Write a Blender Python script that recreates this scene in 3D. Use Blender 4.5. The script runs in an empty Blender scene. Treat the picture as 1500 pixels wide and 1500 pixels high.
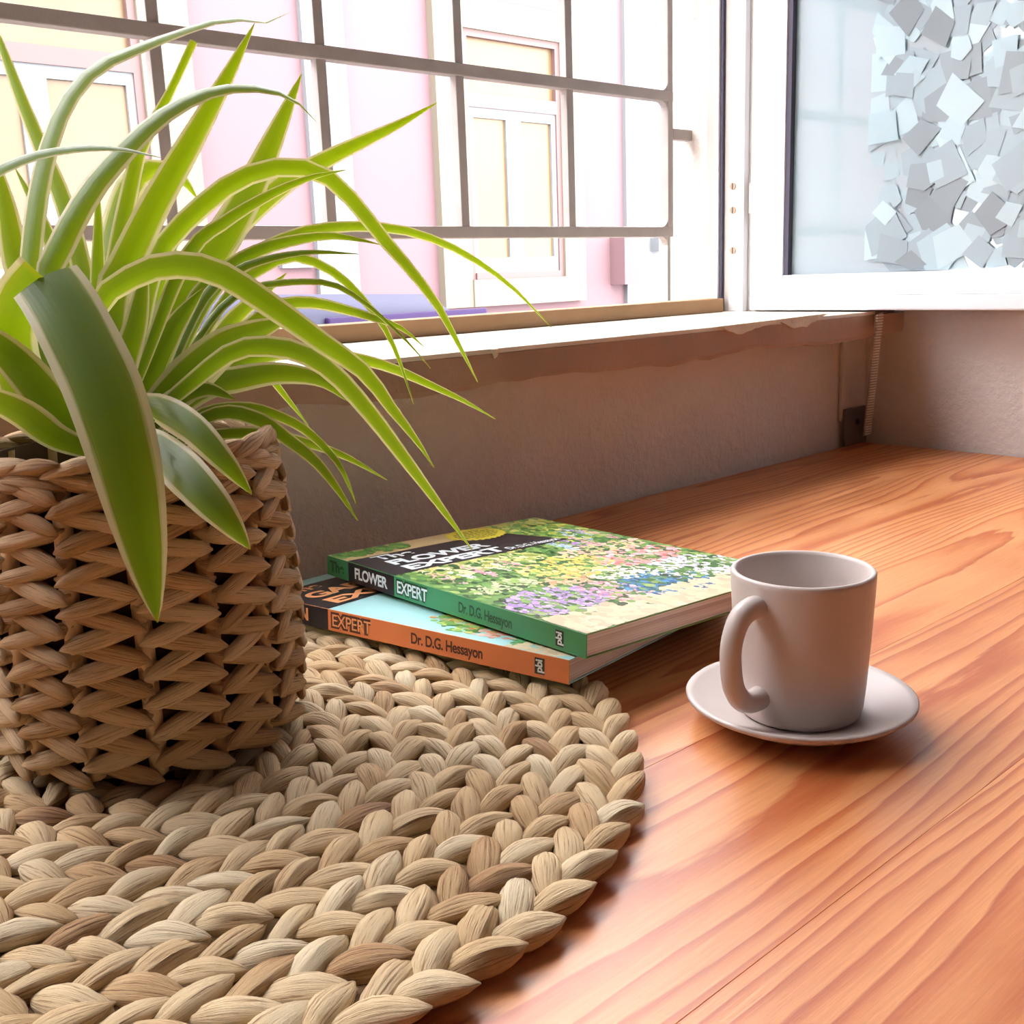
import bpy, bmesh, math, random
import numpy as np
from mathutils import Vector, Matrix

random.seed(7)
rng = np.random.default_rng(7)
scene = bpy.context.scene
col = scene.collection

# ------------------------------------------------------------------ camera
F_PX = 1558.0
YAW, PITCH, ROLL = [math.radians(a) for a in (42.0187, 12.63, -2.0939)]
CAM = np.array([0.0, 0.0, 0.215])
_cy, _sy = math.cos(YAW), math.sin(YAW)
FWD = np.array([_sy * math.cos(PITCH), _cy * math.cos(PITCH), -math.sin(PITCH)])
_r0 = np.array([_cy, -_sy, 0.0])
_u0 = np.cross(_r0, FWD)
RIGHT = math.cos(ROLL) * _r0 + math.sin(ROLL) * _u0
UP = -math.sin(ROLL) * _r0 + math.cos(ROLL) * _u0
cd = bpy.data.cameras.new('camera')
cam = bpy.data.objects.new('camera', cd)
col.objects.link(cam)
cd.sensor_fit = 'HORIZONTAL'
cd.sensor_width = 36.0
cd.lens = 36.0 * F_PX / 1500.0
cd.clip_start = 0.01
cd.clip_end = 200
M = Matrix((tuple(RIGHT) + (CAM[0],), tuple(UP) + (CAM[1],), tuple(-FWD) + (CAM[2],), (0, 0, 0, 1)))
M = Matrix(((RIGHT[0], UP[0], -FWD[0], CAM[0]), (RIGHT[1], UP[1], -FWD[1], CAM[1]), (RIGHT[2], UP[2], -FWD[2], CAM[2]), (0, 0, 0, 1)))
cam.matrix_world = M
scene.camera = cam

# ------------------------------------------------------------------ light and exposure
world = bpy.data.worlds.new('sky')
scene.world = world
world.use_nodes = True
wn = world.node_tree
wn.nodes['Background'].inputs['Color'].default_value = (0.98, 0.975, 1.0, 1)
wn.nodes['Background'].inputs['Strength'].default_value = 10.5
scene.view_settings.view_transform = 'Standard'
scene.view_settings.look = 'None'
scene.view_settings.exposure = 0.32
scene.view_settings.gamma = 1.0
scene.view_settings.use_curve_mapping = False

# ------------------------------------------------------------------ pixel helpers (a direction; the depth comes from a plane)
def ray(x, y):
    return (x - 750) / F_PX * RIGHT - (y - 750) / F_PX * UP + FWD
def on_z(x, y, z):
    d = ray(x, y); return CAM + (z - CAM[2]) / d[2] * d
def on_y(x, y, Y):
    d = ray(x, y); return CAM + (Y - CAM[1]) / d[1] * d
def on_x(x, y, X):
    d = ray(x, y); return CAM + (X - CAM[0]) / d[0] * d
def proj(P):
    v = np.asarray(P, float) - CAM
    return 750 + F_PX * (v @ RIGHT) / (v @ FWD), 750 - F_PX * (v @ UP) / (v @ FWD), v @ FWD

# ------------------------------------------------------------------ scene helpers
def link(o, parent=None):
    col.objects.link(o)
    if parent is not None:
        o.parent = parent
    return o
def tag(o, label=None, cat=None, group=None, kind=None):
    if label: o['label'] = label
    if cat: o['category'] = cat
    if group: o['group'] = group
    if kind: o['kind'] = kind
    return o
def empty(name, loc=(0, 0, 0), rot=(0, 0, 0), parent=None):
    o = bpy.data.objects.new(name, None)
    o.location = loc; o.rotation_euler = rot
    return link(o, parent)
def mesh_obj(name, bm, mat, parent=None, smooth=False):
    me = bpy.data.meshes.new(name)
    bm.normal_update()
    bm.to_mesh(me); bm.free()
    if mat: me.materials.append(mat)
    if smooth:
        me.polygons.foreach_set('use_smooth', [True] * len(me.polygons))
    o = bpy.data.objects.new(name, me)
    return link(o, parent)
def box_bm(bm, x0, x1, y0, y1, z0, z1, bevel=0.0, rot=None):
    vs = [bm.verts.new((x, y, z)) for x in (x0, x1) for y in (y0, y1) for z in (z0, z1)]
    fs = [(0, 1, 3, 2), (4, 6, 7, 5), (0, 4, 5, 1), (2, 3, 7, 6), (0, 2, 6, 4), (1, 5, 7, 3)]
    faces = [bm.faces.new([vs[i] for i in f]) for f in fs]
    if bevel:
        bmesh.ops.bevel(bm, geom=list({e for f in faces for e in f.edges}), offset=bevel, segments=2, affect='EDGES', profile=0.6)
    return vs
def box(name, x0, x1, y0, y1, z0, z1, mat, parent=None, bevel=0.0):
    bm = bmesh.new()
    box_bm(bm, min(x0, x1), max(x0, x1), min(y0, y1), max(y0, y1), min(z0, z1), max(z0, z1), bevel)
    return mesh_obj(name, bm, mat, parent)
def lathe_bm(bm, prof, n=64, c=(0, 0)):
    rings = []
    for r, z in prof:
        if r < 1e-6:
            rings.append([bm.verts.new((c[0], c[1], z))])
        else:
            rings.append([bm.verts.new((c[0] + r * math.cos(2 * math.pi * i / n), c[1] + r * math.sin(2 * math.pi * i / n), z)) for i in range(n)])
    for a, b in zip(rings, rings[1:]):
        for i in range(n):
            j = (i + 1) % n
            if len(a) == 1 and len(b) == 1: continue
            if len(a) == 1: bm.faces.new((a[0], b[j], b[i]))
            elif len(b) == 1: bm.faces.new((a[i], a[j], b[0]))
            else: bm.faces.new((a[i], a[j], b[j], b[i]))
def tube_bm(bm, pts, radii, n=12, flat=1.0, updir=None, cap=True):
    pts = [Vector(p) for p in pts]
    rings = []
    prev = None
    for i, p in enumerate(pts):
        t = (pts[min(i + 1, len(pts) - 1)] - pts[max(i - 1, 0)]).normalized()
        if prev is None:
            a = Vector(updir) if updir else (Vector((0, 0, 1)) if abs(t.z) < 0.9 else Vector((1, 0, 0)))
        else:
            a = prev
        u = (a - t * a.dot(t)).normalized()
        v = t.cross(u)
        prev = u
        r = radii[i] if hasattr(radii, '__len__') else radii
        rings.append([bm.verts.new(p + (u * math.cos(k * 2 * math.pi / n) * flat + v * math.sin(k * 2 * math.pi / n)) * r) for k in range(n)])
    for a, b in zip(rings, rings[1:]):
        for k in range(n):
            bm.faces.new((a[k], a[(k + 1) % n], b[(k + 1) % n], b[k]))
    if cap:
        bm.faces.new(rings[0][::-1]); bm.faces.new(rings[-1])

# ------------------------------------------------------------------ materials
def new_mat(name):
    m = bpy.data.materials.new(name)
    m.use_nodes = True
    return m, m.node_tree, m.node_tree.nodes['Principled BSDF']
def N(nt, kind, **kw):
    n = nt.nodes.new(kind)
    for k, v in kw.items():
        if hasattr(n, k): setattr(n, k, v)
        else: n.inputs[k].default_value = v
    return n
def ramp(nt, stops, interp='LINEAR'):
    r = nt.nodes.new('ShaderNodeValToRGB')
    r.color_ramp.interpolation = interp
    el = r.color_ramp.elements
    while len(el) < len(stops): el.new(0.5)
    for e, (p, c) in zip(el, stops):
        e.position = p; e.color = (*c, 1)
    return r
def plain(name, c, rough=0.5, metal=0.0, spec=0.5, bump=0.0, bscale=80.0, var=0.0):
    m, nt, b = new_mat(name)
    b.inputs['Base Color'].default_value = (*c, 1)
    b.inputs['Roughness'].default_value = rough
    b.inputs['Metallic'].default_value = metal
    b.inputs['Specular IOR Level'].default_value = spec
    if bump or var:
        tc = N(nt, 'ShaderNodeTexCoord')
        no = N(nt, 'ShaderNodeTexNoise', Scale=bscale, Detail=6.0, Roughness=0.6)
        nt.links.new(tc.outputs['Object'], no.inputs['Vector'])
        if bump:
            bp = N(nt, 'ShaderNodeBump', Strength=bump, Distance=0.003)
            nt.links.new(no.outputs['Fac'], bp.inputs['Height'])
            nt.links.new(bp.outputs['Normal'], b.inputs['Normal'])
        if var:
            no2 = N(nt, 'ShaderNodeTexNoise', Scale=bscale * 0.2, Detail=5.0)
            nt.links.new(tc.outputs['Object'], no2.inputs['Vector'])
            lo = tuple(max(0, x * (1 - var)) for x in c); hi = tuple(min(1, x * (1 + var * 0.6)) for x in c)
            rp = ramp(nt, [(0.3, lo), (0.7, hi)])
            nt.links.new(no2.outputs['Fac'], rp.inputs['Fac'])
            nt.links.new(rp.outputs['Color'], b.inputs['Base Color'])
    return m

def wood_mat():
    m, nt, b = new_mat('orange_pine')
    tc = N(nt, 'ShaderNodeTexCoord')
    oi = N(nt, 'ShaderNodeObjectInfo')
    mul = N(nt, 'ShaderNodeMath', operation='MULTIPLY'); mul.inputs[1].default_value = 37.0
    nt.links.new(oi.outputs['Random'], mul.inputs[0])
    comb = N(nt, 'ShaderNodeCombineXYZ')
    nt.links.new(mul.outputs[0], comb.inputs['X']); nt.links.new(mul.outputs[0], comb.inputs['Z'])
    add = N(nt, 'ShaderNodeVectorMath', operation='ADD')
    nt.links.new(tc.outputs['Object'], add.inputs[0]); nt.links.new(comb.outputs[0], add.inputs[1])
    mp = N(nt, 'ShaderNodeMapping')
    mp.inputs['Scale'].default_value = (1.0, 9.0, 1.0)
    nt.links.new(add.outputs[0], mp.inputs['Vector'])
    # low-frequency warp that bends the growth rings into arches
    w1 = N(nt, 'ShaderNodeTexNoise', Scale=1.1, Detail=2.0, Roughness=0.4)
    nt.links.new(mp.outputs[0], w1.inputs['Vector'])
    w2 = N(nt, 'ShaderNodeTexNoise', Scale=9.0, Detail=3.0, Roughness=0.6)
    nt.links.new(mp.outputs[0], w2.inputs['Vector'])
    m1 = N(nt, 'ShaderNodeMath', operation='MULTIPLY'); m1.inputs[1].default_value = 21.0
    nt.links.new(w1.outputs['Fac'], m1.inputs[0])
    m2 = N(nt, 'ShaderNodeMath', operation='MULTIPLY_ADD'); m2.inputs[1].default_value = 0.75
    nt.links.new(w2.outputs['Fac'], m2.inputs[0]); nt.links.new(m1.outputs[0], m2.inputs[2])
    sep = N(nt, 'ShaderNodeSeparateXYZ'); nt.links.new(add.outputs[0], sep.inputs[0])
    m3 = N(nt, 'ShaderNodeMath', operation='MULTIPLY_ADD'); m3.inputs[1].default_value = 70.0
    nt.links.new(sep.outputs['Y'], m3.inputs[0]); nt.links.new(m2.outputs[0], m3.inputs[2])
    fr = N(nt, 'ShaderNodeMath', operation='FRACT'); nt.links.new(m3.outputs[0], fr.inputs[0])
    rp = ramp(nt, [(0.0, (0.82, 0.37, 0.15)), (0.5, (0.78, 0.32, 0.12)), (0.82, (0.60, 0.175, 0.055)), (0.92, (0.55, 0.145, 0.045)), (1.0, (0.82, 0.37, 0.15))])
    nt.links.new(fr.outputs[0], rp.inputs['Fac'])
    fi = N(nt, 'ShaderNodeTexNoise', Scale=60.0, Detail=4.0, Roughness=0.7)
    mp2 = N(nt, 'ShaderNodeMapping'); mp2.inputs['Scale'].default_value = (0.5, 14.0, 1.0)
    nt.links.new(add.outputs[0], mp2.inputs['Vector']); nt.links.new(mp2.outputs[0], fi.inputs['Vector'])
    blotch = N(nt, 'ShaderNodeTexNoise', Scale=5.0, Detail=3.0)
    nt.links.new(add.outputs[0], blotch.inputs['Vector'])
    rp2 = ramp(nt, [(0.3, (0.80, 0.72, 0.66)), (0.7, (1.12, 1.14, 1.16))])
    nt.links.new(blotch.outputs['Fac'], rp2.inputs['Fac'])
    mx = N(nt, 'ShaderNodeMix', data_type='RGBA', blend_type='MULTIPLY')
    mx.inputs[0].default_value = 1.0
    nt.links.new(rp.outputs['Color'], mx.inputs[6]); nt.links.new(rp2.outputs['Color'], mx.inputs[7])
    rp3 = ramp(nt, [(0.25, (0.86, 0.80, 0.74)), (0.75, (1.08, 1.10, 1.12))])
    nt.links.new(fi.outputs['Fac'], rp3.inputs['Fac'])
    mx2 = N(nt, 'ShaderNodeMix', data_type='RGBA', blend_type='MULTIPLY'); mx2.inputs[0].default_value = 1.0
    nt.links.new(mx.outputs[2], mx2.inputs[6]); nt.links.new(rp3.outputs['Color'], mx2.inputs[7])
    nt.links.new(mx2.outputs[2], b.inputs['Base Color'])
    rr = ramp(nt, [(0.3, (0.30, 0.30, 0.30)), (0.8, (0.48, 0.48, 0.48))])
    nt.links.new(blotch.outputs['Fac'], rr.inputs['Fac'])
    nt.links.new(rr.outputs['Color'], b.inputs['Roughness'])
    b.inputs['Specular IOR Level'].default_value = 0.75
    bp = N(nt, 'ShaderNodeBump', Strength=0.12, Distance=0.001)
    nt.links.new(fi.outputs['Fac'], bp.inputs['Height'])
    nt.links.new(bp.outputs['Normal'], b.inputs['Normal'])
    return m

def fibre_mat(name, stops, bump=0.9):
    """dried plant strand: streaks run along U of the UV map, every strand has its own tone"""
    m, nt, b = new_mat(name)
    uv = N(nt, 'ShaderNodeUVMap')
    oi = N(nt, 'ShaderNodeObjectInfo')
    k = N(nt, 'ShaderNodeMath', operation='MULTIPLY'); k.inputs[1].default_value = 173.0
    nt.links.new(oi.outputs['Random'], k.inputs[0])
    cb = N(nt, 'ShaderNodeCombineXYZ'); nt.links.new(k.outputs[0], cb.inputs['Z'])
    ad = N(nt, 'ShaderNodeVectorMath', operation='ADD')
    nt.links.new(uv.outputs[0], ad.inputs[0]); nt.links.new(cb.outputs[0], ad.inputs[1])
    mp = N(nt, 'ShaderNodeMapping'); mp.inputs['Scale'].default_value = (0.9, 26.0, 1.0)
    nt.links.new(ad.outputs[0], mp.inputs['Vector'])
    st = N(nt, 'ShaderNodeTexNoise', Scale=1.6, Detail=5.0, Roughness=0.7)
    nt.links.new(mp.outputs[0], st.inputs['Vector'])
    # one tone per strand: very low frequency noise over the strand offset
    mp2 = N(nt, 'ShaderNodeMapping'); mp2.inputs['Scale'].default_value = (0.25, 0.25, 0.37)
    nt.links.new(ad.outputs[0], mp2.inputs['Vector'])
    tone = N(nt, 'ShaderNodeTexNoise', Scale=1.0, Detail=1.0)
    nt.links.new(mp2.outputs[0], tone.inputs['Vector'])
    mixf = N(nt, 'ShaderNodeMath', operation='MULTIPLY_ADD'); mixf.inputs[1].default_value = 0.75
    half = N(nt, 'ShaderNodeMath', operation='MULTIPLY'); half.inputs[1].default_value = 0.45
    nt.links.new(st.outputs['Fac'], half.inputs[0])
    tn = N(nt, 'ShaderNodeMath', operation='MULTIPLY_ADD'); tn.inputs[1].default_value = 2.1; tn.inputs[2].default_value = -0.44
    nt.links.new(tone.outputs['Fac'], tn.inputs[0]); nt.links.new(tn.outputs[0], mixf.inputs[0]); nt.links.new(half.outputs[0], mixf.inputs[2])
    rp = ramp(nt, stops)
    nt.links.new(mixf.outputs[0], rp.inputs['Fac'])
    crack = ramp(nt, [(0.34, (0.42, 0.29, 0.21)), (0.46, (1, 1, 1))])      # dark splits between fibres
    nt.links.new(st.outputs['Fac'], crack.inputs['Fac'])
    cm = N(nt, 'ShaderNodeMix', data_type='RGBA', blend_type='MULTIPLY'); cm.inputs[0].default_value = 1.0
    nt.links.new(rp.outputs['Color'], cm.inputs[6]); nt.links.new(crack.outputs['Color'], cm.inputs[7])
    nt.links.new(cm.outputs[2], b.inputs['Base Color'])
    b.inputs['Roughness'].default_value = 0.62
    b.inputs['Specular IOR Level'].default_value = 0.35
    bp = N(nt, 'ShaderNodeBump', Strength=bump, Distance=0.0016)
    nt.links.new(st.outputs['Fac'], bp.inputs['Height'])
    nt.links.new(bp.outputs['Normal'], b.inputs['Normal'])
    return m

def leaf_mat():
    m, nt, b = new_mat('spider_plant_leaf')
    out = nt.nodes['Material Output']
    uv = N(nt, 'ShaderNodeUVMap')
    sep = N(nt, 'ShaderNodeSeparateXYZ'); nt.links.new(uv.outputs[0], sep.inputs[0])
    # V runs 0..1 across the blade: |2v-1|
    a = N(nt, 'ShaderNodeMath', operation='MULTIPLY_ADD'); a.inputs[1].default_value = 2.0; a.inputs[2].default_value = -1.0
    nt.links.new(sep.outputs['Y'], a.inputs[0])
    ab = N(nt, 'ShaderNodeMath', operation='ABSOLUTE'); nt.links.new(a.outputs[0], ab.inputs[0])
    mp = N(nt, 'ShaderNodeMapping'); mp.inputs['Scale'].default_value = (2.0, 16.0, 1.0)
    oi = N(nt, 'ShaderNodeObjectInfo')
    cb = N(nt, 'ShaderNodeCombineXYZ')
    k = N(nt, 'ShaderNodeMath', operation='MULTIPLY'); k.inputs[1].default_value = 91.0
    nt.links.new(oi.outputs['Random'], k.inputs[0]); nt.links.new(k.outputs[0], cb.inputs['Z'])
    ad = N(nt, 'ShaderNodeVectorMath', operation='ADD')
    nt.links.new(uv.outputs[0], ad.inputs[0]); nt.links.new(cb.outputs[0], ad.inputs[1])
    nt.links.new(ad.outputs[0], mp.inputs['Vector'])
    st = N(nt, 'ShaderNodeTexNoise', Scale=1.3, Detail=3.0, Roughness=0.6)
    nt.links.new(mp.outputs[0], st.inputs['Vector'])
    mad = N(nt, 'ShaderNodeMath', operation='MULTIPLY_ADD'); mad.inputs[1].default_value = 0.30
    nt.links.new(st.outputs['Fac'], mad.inputs[0]); nt.links.new(ab.outputs[0], mad.inputs[2])
    rp = ramp(nt, [(0.0, (0.026, 0.075, 0.036)), (0.55, (0.040, 0.110, 0.040)), (0.86, (0.075, 0.15, 0.040)), (0.94, (0.60, 0.60, 0.34)), (1.0, (0.74, 0.70, 0.50))])
    nt.links.new(mad.outputs[0], rp.inputs['Fac'])
    rpt = ramp(nt, [(0.0, (0.42, 0.62, 0.0)), (0.6, (0.48, 0.68, 0.005)), (0.86, (0.58, 0.72, 0.02)), (0.94, (0.80, 0.82, 0.25)), (1.0, (0.88, 0.86, 0.40))])
    nt.links.new(mad.outputs[0], rpt.inputs['Fac'])
    # dry brown tip along U
    tip = ramp(nt, [(0.965, (0, 0, 0)), (0.99, (1, 1, 1))])
    nt.links.new(sep.outputs['X'], tip.inputs['Fac'])
    mx = N(nt, 'ShaderNodeMix', data_type='RGBA'); mx.inputs[7].default_value = (0.24, 0.10, 0.04, 1)
    nt.links.new(tip.outputs['Color'], mx.inputs[0]); nt.links.new(rp.outputs['Color'], mx.inputs[6])
    nt.links.new(mx.outputs[2], b.inputs['Base Color'])
    b.inputs['Roughness'].default_value = 0.36
    b.inputs['Specular IOR Level'].default_value = 0.5
    tr = N(nt, 'ShaderNodeBsdfTranslucent')
    nt.links.new(rpt.outputs['Color'], tr.inputs['Color'])
    ms = N(nt, 'ShaderNodeMixShader'); ms.inputs[0].default_value = 0.30
    nt.links.new(b.outputs[0], ms.inputs[1]); nt.links.new(tr.outputs[0], ms.inputs[2])
    nt.links.new(ms.outputs[0], out.inputs['Surface'])
    bp = N(nt, 'ShaderNodeBump', Strength=0.25, Distance=0.0008)
    nt.links.new(st.outputs['Fac'], bp.inputs['Height'])
    nt.links.new(bp.outputs['Normal'], b.inputs['Normal'])
    return m

def glass_film_mat():
    """window pane behind a milky decorative film: mirror-like front, milky body"""
    m, nt, b = new_mat('film_glass')
    out = nt.nodes['Material Output']
    b.inputs['Base Color'].default_value = (0.56, 0.70, 0.75, 1)
    b.inputs['Roughness'].default_value = 0.06
    b.inputs['IOR'].default_value = 1.9
    b.inputs['Specular IOR Level'].default_value = 0.8
    trl = N(nt, 'ShaderNodeBsdfTranslucent'); trl.inputs['Color'].default_value = (0.85, 0.95, 0.98, 1)
    ms = N(nt, 'ShaderNodeMixShader'); ms.inputs[0].default_value = 0.42
    nt.links.new(b.outputs[0], ms.inputs[1]); nt.links.new(trl.outputs[0], ms.inputs[2])
    nt.links.new(ms.outputs[0], out.inputs['Surface'])
    return m
def flake_mat():
    m, nt, b = new_mat('film_flake')
    oi = N(nt, 'ShaderNodeObjectInfo')
    rp = ramp(nt, [(0.0, (0.38, 0.45, 0.49)), (0.3, (0.54, 0.66, 0.71)), (0.7, (0.66, 0.82, 0.87)), (1.0, (0.80, 0.94, 0.97))])
    nt.links.new(oi.outputs['Random'], rp.inputs['Fac'])
    nt.links.new(rp.outputs['Color'], b.inputs['Base Color'])
    b.inputs['Roughness'].default_value = 0.22
    b.inputs['Specular IOR Level'].default_value = 0.7
    trl = N(nt, 'ShaderNodeBsdfTranslucent'); nt.links.new(rp.outputs['Color'], trl.inputs['Color'])
    ms = N(nt, 'ShaderNodeMixShader'); ms.inputs[0].default_value = 0.5
    nt.links.new(b.outputs[0], ms.inputs[1]); nt.links.new(trl.outputs[0], ms.inputs[2])
    nt.links.new(ms.outputs[0], nt.nodes['Material Output'].inputs['Surface'])
    return m
def vcol_mat(name, rough=0.28):
    m, nt, b = new_mat(name)
    at = N(nt, 'ShaderNodeVertexColor'); at.layer_name = 'Col'
    nt.links.new(at.outputs['Color'], b.inputs['Base Color'])
    b.inputs['Roughness'].default_value = rough
    return m

MAT = dict(
    wood=wood_mat(),
    mat=fibre_mat('water_hyacinth', [(0.22, (0.28, 0.13, 0.065)), (0.38, (0.58, 0.35, 0.17)), (0.55, (0.78, 0.54, 0.29)), (0.72, (0.88, 0.67, 0.40)), (0.9, (0.92, 0.76, 0.51))]),
    basket=fibre_mat('seagrass', [(0.25, (0.32, 0.16, 0.07)), (0.45, (0.58, 0.34, 0.16)), (0.62, (0.72, 0.46, 0.24)), (0.85, (0.84, 0.60, 0.36))]),
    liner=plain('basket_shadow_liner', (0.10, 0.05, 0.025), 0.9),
    backing=plain('mat_backing', (0.22, 0.13, 0.06), 0.9),
    leaf=leaf_mat(),
    soil=plain('potting_soil', (0.035, 0.022, 0.014), 0.95, bump=1.0, bscale=220, var=0.4),
    wall=plain('rough_white_plaster', (0.74, 0.69, 0.66), 0.85, bump=0.9, bscale=90, var=0.06),
    stucco=plain('outer_stucco', (0.82, 0.78, 0.72), 0.9, bump=1.0, bscale=120, var=0.08),
    ceil=plain('ceiling_white', (0.55, 0.47, 0.40), 0.9),
    floor=plain('floor_tile', (0.42, 0.30, 0.22), 0.5),
    sill=plain('sill_brown_paint', (0.42, 0.27, 0.20), 0.7, bump=0.5, bscale=60, var=0.12),
    silltop=plain('sill_top_cream', (0.80, 0.72, 0.62), 0.6, bump=0.3, bscale=50, var=0.08),
    chip=plain('broken_plaster', (0.84, 0.76, 0.62), 0.9, bump=1.0, bscale=160, var=0.15),
    board=plain('brown_board', (0.42, 0.24, 0.11), 0.6, bump=0.3, bscale=40, var=0.15),
    white=plain('white_lacquer', (0.84, 0.85, 0.88), 0.35, var=0.03, bscale=30),
    alu=plain('grey_aluminium', (0.50, 0.47, 0.43), 0.4, metal=0.3),
    gasket=plain('dark_gasket', (0.06, 0.055, 0.09), 0.6),
    iron=plain('painted_iron', (0.36, 0.32, 0.30), 0.55, bump=0.2, bscale=120, var=0.1),
    steel=plain('grey_steel', (0.20, 0.18, 0.165), 0.5, metal=0.6, bump=0.2, bscale=90),
    screw=plain('brass_screw', (0.45, 0.36, 0.24), 0.35, metal=0.9),
    strap=plain('woven_strap', (0.45, 0.39, 0.34), 0.8), rib=plain('strap_rib', (0.80, 0.76, 0.70), 0.7),
    ceramic=plain('matte_ceramic', (0.62, 0.54, 0.51), 0.38, spec=0.4, bump=0.04, bscale=500),
    paper=None,
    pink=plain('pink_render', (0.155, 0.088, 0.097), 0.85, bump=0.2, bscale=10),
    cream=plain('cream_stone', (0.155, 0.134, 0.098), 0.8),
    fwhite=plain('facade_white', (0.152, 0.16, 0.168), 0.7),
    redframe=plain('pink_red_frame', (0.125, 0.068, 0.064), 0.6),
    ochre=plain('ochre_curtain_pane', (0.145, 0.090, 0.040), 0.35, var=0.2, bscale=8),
    asphalt=plain('asphalt', (0.16, 0.155, 0.155), 0.9, bump=0.5, bscale=60),
    car=plain('lavender_car_paint', (0.050, 0.050, 0.078), 0.6, spec=0.08),
    carglass=plain('purple_car_glass', (0.030, 0.016, 0.060), 0.4, spec=0.1),
    tyre=plain('tyre_black', (0.03, 0.03, 0.03), 0.8),
    film=glass_film_mat(),
    flake=flake_mat(),
    print=vcol_mat('cover_print'),
    roof=plain('roof_tile', (0.5, 0.25, 0.16), 0.8),
)
def paper_mat():
    m, nt, b = new_mat('page_edges')
    tc = N(nt, 'ShaderNodeTexCoord')
    mp = N(nt, 'ShaderNodeMapping'); mp.inputs['Scale'].default_value = (3.0, 3.0, 900.0)
    nt.links.new(tc.outputs['Object'], mp.inputs['Vector'])
    no = N(nt, 'ShaderNodeTexNoise', Scale=1.0, Detail=3.0)
    nt.links.new(mp.outputs[0], no.inputs['Vector'])
    rp = ramp(nt, [(0.3, (0.50, 0.36, 0.30)), (0.6, (0.80, 0.68, 0.60))])
    nt.links.new(no.outputs['Fac'], rp.inputs['Fac']); nt.links.new(rp.outputs['Color'], b.inputs['Base Color'])
    b.inputs['Roughness'].default_value = 0.8
    return m
MAT['paper'] = paper_mat()
def flat(name, c, rough=0.3):
    return plain(name, c, rough)
MAT.update(ink_black=flat('ink_black', (0.018, 0.016, 0.022)), ink_green=flat('ink_green', (0.06, 0.30, 0.12)),
           ink_orange=flat('ink_orange', (0.85, 0.26, 0.09)), ink_white=flat('ink_white', (0.80, 0.88, 0.90)),
           ink_lorange=flat('ink_light_orange', (0.95, 0.42, 0.18)), ink_yellow=flat('ink_yellow', (0.85, 0.70, 0.06)),
           ink_aqua=flat('ink_aqua', (0.42, 0.74, 0.76)), ink_lawn=flat('ink_lawn', (0.16, 0.34, 0.08)),
           ink_darkgreen=flat('ink_dark_green', (0.02, 0.09, 0.03)), ink_maroon=flat('ink_maroon', (0.10, 0.025, 0.02)),
           ink_tan=flat('ink_tan', (0.72, 0.52, 0.26)))

# ------------------------------------------------------------------ the room
Y_IN, Y_OUT = 0.667, 0.92           # inner and outer face of the window wall
X_R = 1.1775                        # right wall
X_JAMB = 1.125                      # right edge of the opening
X_L0 = -0.62                        # left edge of the opening
Z_SILL = 0.1595
Z_TOP = 1.32
Z_FLOOR, Z_CEIL = -0.75, 1.80
XW0, YW0 = -2.3, -2.6               # far ends of the room

bm = bmesh.new()
box_bm(bm, XW0 - 0.2, X_R + 0.25, Y_IN, Y_OUT, Z_FLOOR - 0.7, 0.132)
box_bm(bm, XW0 - 0.2, X_L0, Y_IN, Y_OUT, 0.132, Z_CEIL + 1.2)
box_bm(bm, X_L0, X_R + 0.25, Y_IN, Y_OUT, Z_TOP, Z_CEIL + 1.2)
tag(mesh_obj('wall_window', bm, MAT['wall']), 'rough white plaster wall below and around the window', 'wall', kind='structure')
bm = bmesh.new()
box_bm(bm, X_JAMB, X_R + 0.25, Y_IN + 0.001, Y_OUT - 0.001, 0.132, Z_TOP)
tag(mesh_obj('trim_1', bm, MAT['stucco']), 'rough pale stucco reveal at the right side of the window opening', 'reveal', kind='structure')
box('wall_right', X_R, X_R + 0.2, YW0, Y_IN, Z_FLOOR, Z_CEIL, MAT['wall'])
tag(bpy.data.objects['wall_right'], 'white plaster side wall at the end of the table', 'wall', kind='structure')
tag(box('wall_left', XW0 - 0.2, XW0, YW0, Y_IN, Z_FLOOR, Z_CEIL, MAT['ceil']), 'white wall on the far side of the room', 'wall', kind='structure')
bm = bmesh.new()
box_bm(bm, XW0, X_R, YW0 - 0.2, YW0, Z_FLOOR, Z_CEIL)
tag(mesh_obj('wall_back', bm, MAT['ceil']), 'plain wall at the back of the room', 'wall', kind='structure')
tag(box('floor', XW0, X_R, YW0, Y_IN, Z_FLOOR - 0.1, Z_FLOOR, MAT['floor']), 'brown floor under the table', 'floor', kind='structure')
tag(box('ceiling', XW0, X_R, YW0, Y_IN, Z_CEIL, Z_CEIL + 0.15, MAT['ceil']), 'white ceiling', 'ceiling', kind='structure')
tag(box('trim_2', 1.124, X_R, Y_IN - 0.005, Y_IN, 0.03, 0.132, MAT['wall'], bevel=0.002), 'raised plaster strip on the wall beside the corner', 'plaster strip', kind='structure')

# sill slab with ragged lower edge, cream top, chips
sill = empty('trim_3', (0, 0, 0)); tag(sill, 'thick brown window sill slab with ragged plaster edge below the window', 'sill', kind='structure')
bm = bmesh.new()
nx = 90
xs = np.linspace(X_L0, X_R - 0.001, nx)
low = 0.1315 + 0.0022 * np.sin(xs * 23) + rng.normal(0, 0.0011, nx)
Yf = 0.617
rows = []
for x, zl in zip(xs, low):
    rows.append([bm.verts.new((x, Y_IN, zl)), bm.verts.new((x, Yf + 0.001, zl)), bm.verts.new((x, Yf, zl + 0.004)), bm.verts.new((x, Yf, Z_SILL - 0.004)), bm.verts.new((x, Y_IN, Z_SILL - 0.004))])
for a, b_ in zip(rows, rows[1:]):
    for k in range(4):
        bm.faces.new((a[k], b_[k], b_[k + 1], a[k + 1]))
    bm.faces.new((a[4], b_[4], b_[0], a[0]))
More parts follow.
